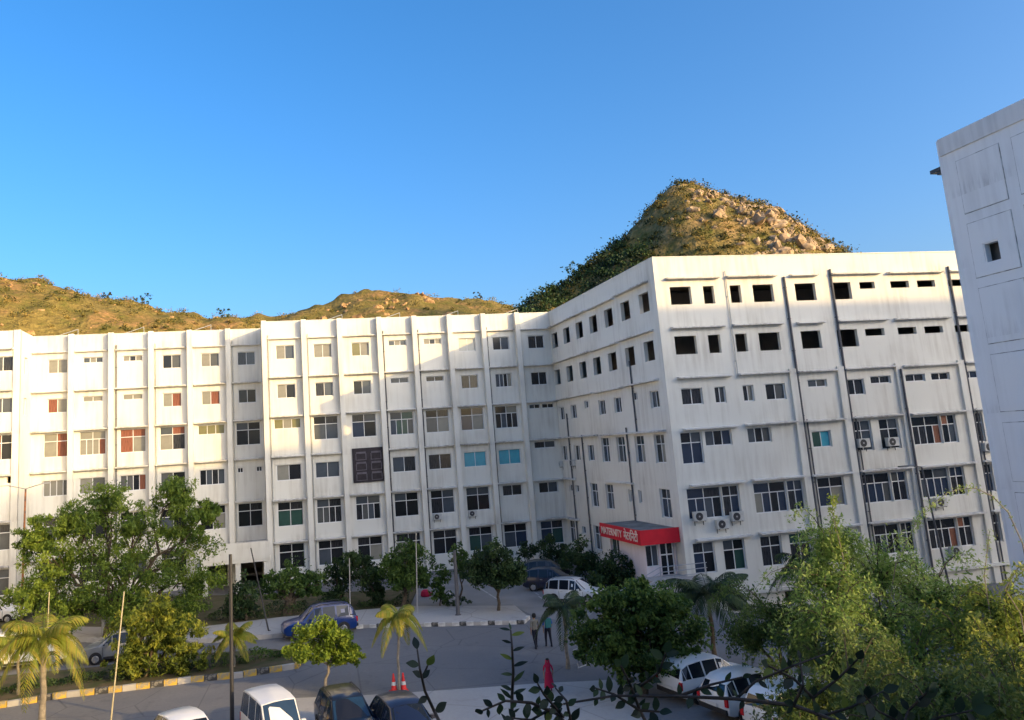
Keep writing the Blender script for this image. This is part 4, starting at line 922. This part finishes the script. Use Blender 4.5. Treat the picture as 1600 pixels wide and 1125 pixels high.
tree_px('yellow_shrub', 'large yellow-leaved shrub in the kerbed bed by the bamboo stake', (222,1062),
  [(245,962,1.1,1.1,1.0),(212,985,1.1,1.1,1.0),(278,990,1.2,1.1,1.0),(240,1020,1.5,1.4,1.0),(292,1025,1.0,1.0,.8),(203,1025,1.0,1.0,.8)], LM['yellow'], per=2000, leaf=.24, trunk=.10, seed=4, kw=dict(sub=40, spread=.3, hollow=.1), cat='shrub', lw=dict(aspect=.3, droop=.9))
tree_px('lime_tree', 'small bright lime green tree in front of the blue car', (506,1082),
  [(500,985,.8,.8,.5),(530,1005,.9,.9,.6),(475,1012,.8,.8,.55),(545,1025,.6,.7,.4),(505,1015,.8,.8,.5)], LM['lime'], kw=dict(spread=.38, hollow=.1), per=1500, leaf=.18, trunk=.065, bark=PALEBARK, seed=5, fork=.62)
DK = [('hanging_tree','dark tree with thick trunk behind the blue car',(447,962),[(455,905,1.3,1.3,.9),(430,915,1.0,1.0,.8),(485,915,.9,.9,.7)],'mid',.42,1100),
 ('dark_tree','narrow dark tree with drooping skirt, second right of the thick trunk',(530,948),[(525,905,.8,.8,1.2),(545,885,1.0,1.0,1.0),(520,935,.6,.6,.7)],'dark',.12,900),
 ('dark_tree','narrow dark tree between the slim pale pole and the green court tree',(590,948),[(580,905,.9,.9,1.1),(590,935,.6,.6,.8),(560,880,.8,.8,.8)],'dark',.12,900),
 ('court_tree','mid green tree at the left side of the rear court by the red bundle',(629,953),[(635,870,1.1,1.1,1.0),(610,890,.9,.9,.8),(655,895,1.0,1.0,.8),(632,905,1.1,1.1,.5)],'mid',.12,1200),
 ('round_tree','round dense dark tree on the pavement tip in the centre',(779,958),[(773,875,1.25,1.25,1.0),(750,895,.9,.9,.8),(797,892,.95,.95,.8),(775,900,1.2,1.2,.6)],'dark',.10,1500),
 ('slender_tree','thin bluish green tree just left of the round dark tree',(718,945),[(714,868,.55,.55,.7),(724,885,.45,.45,.5)],'mid',.07,350),
 ('small_shrub','small leafy shrub between the thick grey pole and red bundle',(686,950),[(688,905,.45,.45,1.0),(685,930,.6,.6,.6)],'mid',.05,350),
 ('corner_tree','small dark tree in the inner corner, left of the larger one',(822,893),[(822,862,.6,.6,.6)],'dark',.06,420),
 ('corner_tree','larger dark tree in the inner corner above the dark cars',(862,893),[(858,855,1.1,1.1,.9),(880,870,1.0,1.0,.8)],'dark',.1,900),
 ('frangipani_tree','dark bushy shrub right behind the white court car',(918,922),[(905,875,1.1,1.1,1.0),(925,895,1.2,1.2,1.0)],'dark',.09,1000),
 ('frangipani_tree','dark rounded shrub beside the maternity entrance ramp',(962,928),[(965,890,1.2,1.2,.9),(985,905,1.0,1.0,.7),(945,905,1.0,1.0,.7)],'dark',.09,1100),
 ('hanging_tree','dark leafy tree in the shade behind the left thick pole',(385,972),[(385,930,.8,.8,1.1),(372,950,.7,.7,.8)],'dark',.1,700)]
for i, (nm, lb, bs, bl, m, tk, per) in enumerate(DK): tree_px(nm, lb, bs, bl, LM[m], per=per*2, leaf=.22, trunk=tk, seed=20+i, fork=.5, kw=dict(spread=.42, hollow=.25))
p = G(716,951); tree('ball_shrub', 'low clipped round dark bush at the foot of the thick grey pole', (p.x, p.y+.6, 0), [(p.x, p.y+.6, .35, .85, .6, .4)], LM['dark'], 900, .13, .04, seed=40, cat='shrub')
tree_px('dense_tree', 'big dense dark green tree in front of the maternity ramp', (1005,1085), [(985,945,1.2,1.2,.9),(1030,950,1.2,1.2,.9),(950,975,1.1,1.1,.9),(1000,985,1.5,1.4,1.0),(1055,985,1.1,1.1,1.0),(940,1010,1.0,1.0,.9),(990,1030,1.3,1.3,.9),(1040,1025,1.2,1.2,.8)], LM['mid'], per=3000, leaf=.2, trunk=.16, seed=41, kw=dict(sub=34, spread=.36, hollow=.3))
# ------------------------------------------------------------------ palms
def frond_mesh(L, m, seed, droop, nl=40, ll=.42, up=.5):
    rng = np.random.default_rng(seed); pts = []
    for i in range(nl+1):
        t = i/nl; pts.append(Vector((L*(t-.12*t*t*droop), 0, L*(up*t - droop*.85*t*t))))
    b = MB(); b.tube(pts[::4], [.022*(1-.85*k/len(pts[::4])) for k in range(len(pts[::4]))], 5); R = [.35]*len(b.f)
    for i in range(3, nl+1):
        t = i/nl; d = (pts[i]-pts[i-1]).normalized(); l = ll*math.sin(math.pi*min(1, .18+t*.8))**.7
        for s in (-1, 1):
            q = pts[i]; o = (d*.45+Vector((0, s*.9, -.28-.25*rng.random()))).normalized()*l*rng.uniform(.85, 1.1); wv = d*.04
            tip = q+o+Vector((0, 0, -l*.35)); mid = q+o*.55; b.quad(q-wv*.6, mid-wv, tip, mid+wv); R.append(min(1, max(0, .3+.5*rng.random()+.25*t)))
    me = b.mesh('frond', m); a = me.attributes.new('rnd', 'FLOAT', 'FACE'); a.data.foreach_set('value', R); return me
FM_ = {}
def palm(label, base, top_px, m='palm', L=1.7, n=9, seed=1, r=.09, droop=1.0, bark=PALEBARK):
    p = Vector(base); q = onY(top_px[0], top_px[1], p.y); h = q-p; rng = random.Random(seed); t = empty('palm_tree', label, 'palm tree', p)
    T = [Vector((h.x*k/6+.03*math.sin(k*2+seed), 0, h.z*k/6)) for k in range(7)]; T[-1] = h
    tr = MB().tube([Vector((0,0,-.1))]+T[1:], [r*1.4, r*1.1, r, r*.95, r*.9, r*.85, r*.7], 10).build('trunk', bark, t, smooth=True)
    MB().tube([h-Vector((0,0,.1)), h+Vector((0,0,.5))], [r*.8, r*.35], 8).build('crownshaft', mat('palm_green_shaft', (.16,.2,.05), .6), t, smooth=True)
    for v in range(3):
        k = (m, L, droop, v)
        if k not in FM_: FM_[k] = frond_mesh(L*(1, .88, 1.08)[v], LM[m], 60+v, droop*(1, .7, 1.25)[v], ll=L*.32, up=(.55, .95, .3)[v])
    for i in range(n):
        o = link('frond', FM_[(m, L, droop, i % 3)], t, h+Vector((0,0,.38))); o.rotation_euler = (rng.uniform(-.15,.15), rng.uniform(-.15,.1), i*2*math.pi/n+rng.uniform(-.25,.25))
palm('sunlit palm with arching golden fronds at the left foreground', G(66,1150), (68,1008), L=2.2, n=15, seed=2, r=.13, droop=1.2)
palm('small palm at the left edge before the white car', G(30,1090), (28,1018), L=1.6, n=12, seed=3, r=.07)
palm('small palm with yellow and orange fronds behind the thick pole', G(366,1046), (366,1006), L=1.3, n=13, seed=4, r=.06)
palm('thin palm with drooping fronds above the red cones', G(623,1082), (622,975), L=1.35, n=12, seed=5, r=.06, droop=1.3)
palm('slim palm right of the two walking people', G(887,1045), (882,960), 'palmd', L=1.5, n=12, seed=6, r=.08, droop=1.2)
palm('dark bushy palm in front of the maternity wing', G(1119,1046), (1108,942), 'palmd', L=2.2, n=18, seed=7, r=.10, bark=BARK)
pb = G(1280,990); palm('dark drooping palm behind the feathery tree, under a window', (XR(1262,900), YR-4, -1.25), (1258,892), 'palmd', L=2.4, n=12, seed=8, r=.12, droop=1.2, bark=BARK)
# broad banana-like plant by the maternity wall
# ------------------------------------------------------------------ feathery thorn trees on the bank at the right
def arch_tree(name, label, base, blobs, m, n_arch, seed, per=4200, leaf=.085, reach=2.2):
    rng = np.random.default_rng(seed); B = Vector(base); t = empty(name, label, 'tree', B); b = MB(); P = []; R = []
    fk = Vector((0, 0, 1.2)); b.tube([(0,0,-.3), (.05,0,.6), fk], [.16,.14,.12], 8)
    for bl in blobs:
        c = Vector(bl[:3])-B; r = Vector(bl[3:6]); b.tube(wig(fk, c, rng, 4, .05), [.09,.075,.06,.045,.03], 6)
        for k in range(n_arch):
            az = rng.uniform(0, 6.283); d = Vector((math.cos(az)*r.x, math.sin(az)*r.y, 0))*rng.uniform(.5, 1.15); hgt = r.z*rng.uniform(.3, 1.25); wild = rng.random() < .28; d = d*(1.3 if wild else 1); hgt *= 1.6 if wild else 1
            s = c - Vector((0,0,r.z*.3)); path = [s + d*q + Vector((0,0, hgt*(1-(1-q)**2) - r.z*.85*q**3)) for q in (0,.2,.4,.6,.8,1.0)]
            b.tube(path, [.024,.02,.016,.012,.009,.005], 5); tone = rng.random()
            m_ = int(per/n_arch); q = rng.random(m_)**.75
            for qq in q:
                i = min(4, int(qq*5)); pt = path[i].lerp(path[i+1], qq*5-i); w_ = .04+.13*(1-abs(qq-.55))
                off = rng.normal(size=3)*w_; P.append((pt.x+off[0], pt.y+off[1], pt.z+off[2]-abs(off[0])*.3)); R.append(.15+.55*tone+rng.normal()*.16)
    b.build('trunk', BARK, t, smooth=True); link('crown', leaves_mesh('crown', np.array(P), leaf, m, rng, rnd=np.array(R), aspect=.38, droop=.3, size_var=.9), t)
    return t
def bk(px, py, dist, r): p = at(px, py, dist); return (p.x, p.y, p.z, *r)
def base_under(px, py, dist): p = at(px, py, dist); return (p.x, p.y, gz(p.x, p.y))
arch_tree('thorn_tree', 'feathery lime green thorn tree filling the lower right, sunlit top', base_under(1400,950,26.2), [bk(1300,905,26.25,(1.62,1.62,1.12)), bk(1370,900,26.88,(1.75,1.75,1.25)), bk(1450,930,26.25,(1.75,1.75,1.12)), bk(1380,970,25.62,(2.12,1.88,1.25)), bk(1300,960,25.00,(1.75,1.62,1.12)), bk(1480,985,25.00,(1.88,1.62,1.12)), bk(1300,850,26.88,(1.00,1.00,1.00)), bk(1420,1030,23.75,(2.25,1.62,1.25))], LM['feather'], 26, 5, per=4700, leaf=.125)
arch_tree('thorn_tree', 'yellowing feathery thorn tree against the tower foot', base_under(1560,1000,23.8), [bk(1560,950,23.75,(1.25,1.25,1.12)), bk(1590,985,23.12,(1.25,1.25,1.12)), bk(1520,1010,23.12,(1.38,1.25,1.12)), bk(1580,1050,22.50,(1.50,1.25,1.25))], LM['autumn'], 22, 6, per=3800, leaf=.12)
arch_tree('thorn_tree', 'darker feathery thorn tree left of the sunlit one', base_under(1220,1010,30.0), [bk(1215,960,30.00,(1.75,1.50,1.12)), bk(1180,1000,30.00,(1.38,1.25,1.12)), bk(1240,1010,28.75,(1.75,1.50,1.25)), bk(1290,1040,26.25,(1.75,1.38,1.12))], leafmat('leaf_thorn_green', [(.05,.09,.025),(.11,.17,.04),(.20,.26,.07)], .45), 14, 7, per=4600, leaf=.13)
arch_tree('thorn_tree', 'shaded brownish thorn bush along the bottom right edge', base_under(1450,1100,18.8), [bk(1330,1090,18.75,(1.38,1.12,1.00)), bk(1430,1090,18.75,(1.50,1.25,1.00)), bk(1530,1090,18.12,(1.38,1.25,1.00)), bk(1600,1095,17.50,(1.12,1.12,1.00)), bk(1250,1110,18.75,(1.12,1.00,0.88))], leafmat('leaf_brownish', [(.045,.08,.022),(.11,.16,.04),(.22,.26,.08)], .45), 12, 8, per=4600, leaf=.11)
arch_tree('thorn_tree', 'low dark thorn bush in the bottom right corner', base_under(1500,1180,13.5), [bk(1480,1125,13.5,(1.1,.9,.7)), bk(1580,1115,13.5,(1.0,.9,.7)), bk(1390,1135,14,(1.0,.9,.6))], MT['leaf_brownish'], 12, 12, per=3000, leaf=.10)
# long arching vine shoots over the thorn trees
def shoot(label, pxs, dist, seed, n=240, leaf=.09, m='feather'):
    rng = np.random.default_rng(seed); pts = [at(x, y, dist) for x, y in pxs]; b0 = base_under(*pxs[0], dist); B = Vector(b0); t = empty('vine_shoot', label, 'vine', B)
    full = [Vector((0,0,0))]+[p-B for p in pts]; b = MB(); b.tube(full, [.03]+[.022*(1-.8*i/len(pts)) for i in range(len(pts))], 6); b.build('stem', PALEBARK, t, smooth=True); P = []
    for k in range(n):
        q = rng.random()**.7*(len(pts)-1); i = min(int(q), len(pts)-2); pt = pts[i].lerp(pts[i+1], q-i)-B; P.append(np.array(pt)+rng.normal(size=3)*(.05+.05*q/len(pts)))
    link('foliage', leaves_mesh('foliage', np.array(P), leaf, LM[m], rng, aspect=.4, rnd=.5+.3*rng.random(n)), t)
shoot('long vine shoot arching over the right tower edge', [(1598,850),(1575,800),(1550,775),(1525,763),(1500,764),(1480,770),(1460,785),(1445,800)], 23.4, 1)
shoot('upright leafy shoot rising left of the arching vine', [(1330,930),(1315,860),(1300,800),(1302,775)], 26.0, 2, 300, .11, 'lime')
shoot('leafy shoot bending right over the thorn trees', [(1390,940),(1400,880),(1430,820),(1440,800)], 26.0, 3, 260, .10)
shoot('thin twig shoot by the tower foot', [(1550,980),(1538,900),(1546,830)], 23.4, 4, 140, .08)
shoot('dry twig leaning out by the tower at the right edge', [(1595,960),(1570,920),(1590,890)], 22.1, 5, 80, .09, 'lime')
# ------------------------------------------------------------------ broad-leaved branches close to the viewpoint
def leaf_mesh(m, name='leaf', slim=1.0):
    b = MB(); n = 7; prof = [0,.26,.40,.44,.36,.2,0]; V = []
    for i in range(n):
        t = i/(n-1); w_ = prof[i]*.62*slim; z = -.12*t*t
        V += [(t, -w_, z+.10*w_), (t, 0, z), (t, w_, z+.10*w_)]
    b.v = V
    for i in range(n-1):
        for j in (0, 1): k = i*3+j; b.f.append((k, k+1, k+4, k+3)); b.m.append(0)
    me = b.mesh(name, m, True); a = me.attributes.new('rnd', 'FLOAT', 'FACE'); a.data.foreach_set('value', [.5]*len(b.f)); return me
NL = [leaf_mesh(leafmat('near_leaf_%d' % i, [c, c], .25)) for i, c in enumerate([(.012,.022,.016),(.018,.034,.020),(.03,.055,.024),(.12,.16,.03)])]
NLS = [leaf_mesh(MT['near_leaf_%d' % i], slim=.5) for i in range(4)]
TWIG = mat('twig_dark', (.05,.04,.035), .8, .4, 10)
def branch(label, paths, dist, leafsz, every, seed, name='leafy_branch', bright=.05, kinds=None):
    rng = random.Random(seed); p0 = at(*paths[0][0], dist); B = Vector((p0.x, p0.y, gz(p0.x, p0.y))); t = empty(name, label, 'branch', B); b = MB(); L = []
    for pi, path in enumerate(paths):
        pts = [at(x, y, dist+.15*math.sin(i*1.7+pi)) - B for i, (x, y) in enumerate(path)]
        full = ([Vector((0,0,-.1)), pts[0]*.5+Vector((.1,0,0))] if pi == 0 else []) + pts
        b.tube(full, [.026*(1-.75*i/len(full))*(1 if pi == 0 else .6) for i in range(len(full))], 6)
        s = .02; tot = sum((pts[i+1]-pts[i]).length for i in range(len(pts)-1)); k = 0
        while s < tot+.01:
            d = s; i = 0
            while i < len(pts)-2 and d > (pts[i+1]-pts[i]).length: d -= (pts[i+1]-pts[i]).length; i += 1
            tg = (pts[i+1]-pts[i]).normalized(); L.append((pts[i]+tg*d, tg, k)); s += every*rng.uniform(.6, 1.4); k += 1
        L.append((pts[-1], (pts[-1]-pts[-2]).normalized(), 99))
    b.build('stem', TWIG, t, smooth=True)
    for p, tg, k in L:
        side = tg.cross(Vector((0,-1,.2))).normalized()*(1 if k % 2 else -1)
        d = (tg*(.5 if k != 99 else 1.2) + side*rng.uniform(.6, 1.1)*(0 if k == 99 else 1) + Vector((rng.uniform(-.3,.3), rng.uniform(-.6,.2), rng.uniform(-.3,.3)))).normalized()
        up = Vector((rng.uniform(-.5,.5), -1, rng.uniform(-.1,.9))); y_ = up.cross(d).normalized(); z_ = d.cross(y_)
        o = link('leaf', (kinds or NL)[3 if rng.random() < bright else rng.randrange(3)], t); s_ = leafsz*rng.uniform(.7, 1.25)
        mm = Matrix((d*s_, y_*s_, z_*s_)).transposed().to_4x4(); mm.translation = p; o.matrix_local = mm
branch('slim branch with few round leaves rising over the dark navy car', [[(690,1135),(678,1110),(664,1080),(656,1045),(652,1015)],[(660,1060),(668,1040)]], 8.5, .15, .22, 1)
branch('leafy sprig of long narrow leaves standing over the road', [[(800,1140),(800,1090),(802,1050),(800,1010),(798,985)]], 8.5, .15, .10, 2, kinds=NLS)
branch('leafy branch reaching left along the bottom centre', [[(900,1150),(870,1115),(830,1098),(790,1095),(755,1110)],[(860,1108),(830,1125),(800,1122)],[(880,1120),(850,1085),(840,1068)],[(895,1140),(885,1095),(868,1075)]], 7.5, .115, .085, 3)
branch('thick bare dark branch crossing the white cars', [[(1330,1135),(1240,1102),(1150,1092),(1060,1088),(960,1087),(880,1100)],[(1150,1092),(1180,1065),(1240,1040),(1290,1022)],[(1060,1088),(1110,1070),(1160,1058)],[(1240,1102),(1255,1070),(1250,1030)]], 7.5, .11, .34, 4)
branch('cluster of dark leaves hanging below the dense green tree', [[(1020,1150),(1000,1110),(985,1070),(970,1040)],[(1000,1110),(960,1085),(930,1075)],[(990,1080),(1030,1050),(1040,1020)],[(1000,1110),(1030,1112)]], 8, .13, .085, 5, bright=.12)
branch('dark leafy branch over the lower right thorn bush', [[(1290,1150),(1270,1090),(1240,1060),(1200,1040)],[(1270,1090),(1310,1060),(1340,1030)],[(1280,1120),(1330,1105),(1380,1080)]], 8, .14, .13, 6, bright=.12)
branch('broad dark leaves at the bottom right centre', [[(1400,1160),(1420,1110),(1450,1080)],[(1410,1130),(1370,1110),(1350,1085)],[(1405,1150),(1470,1120),(1520,1110)]], 8, .17, .10, 7)
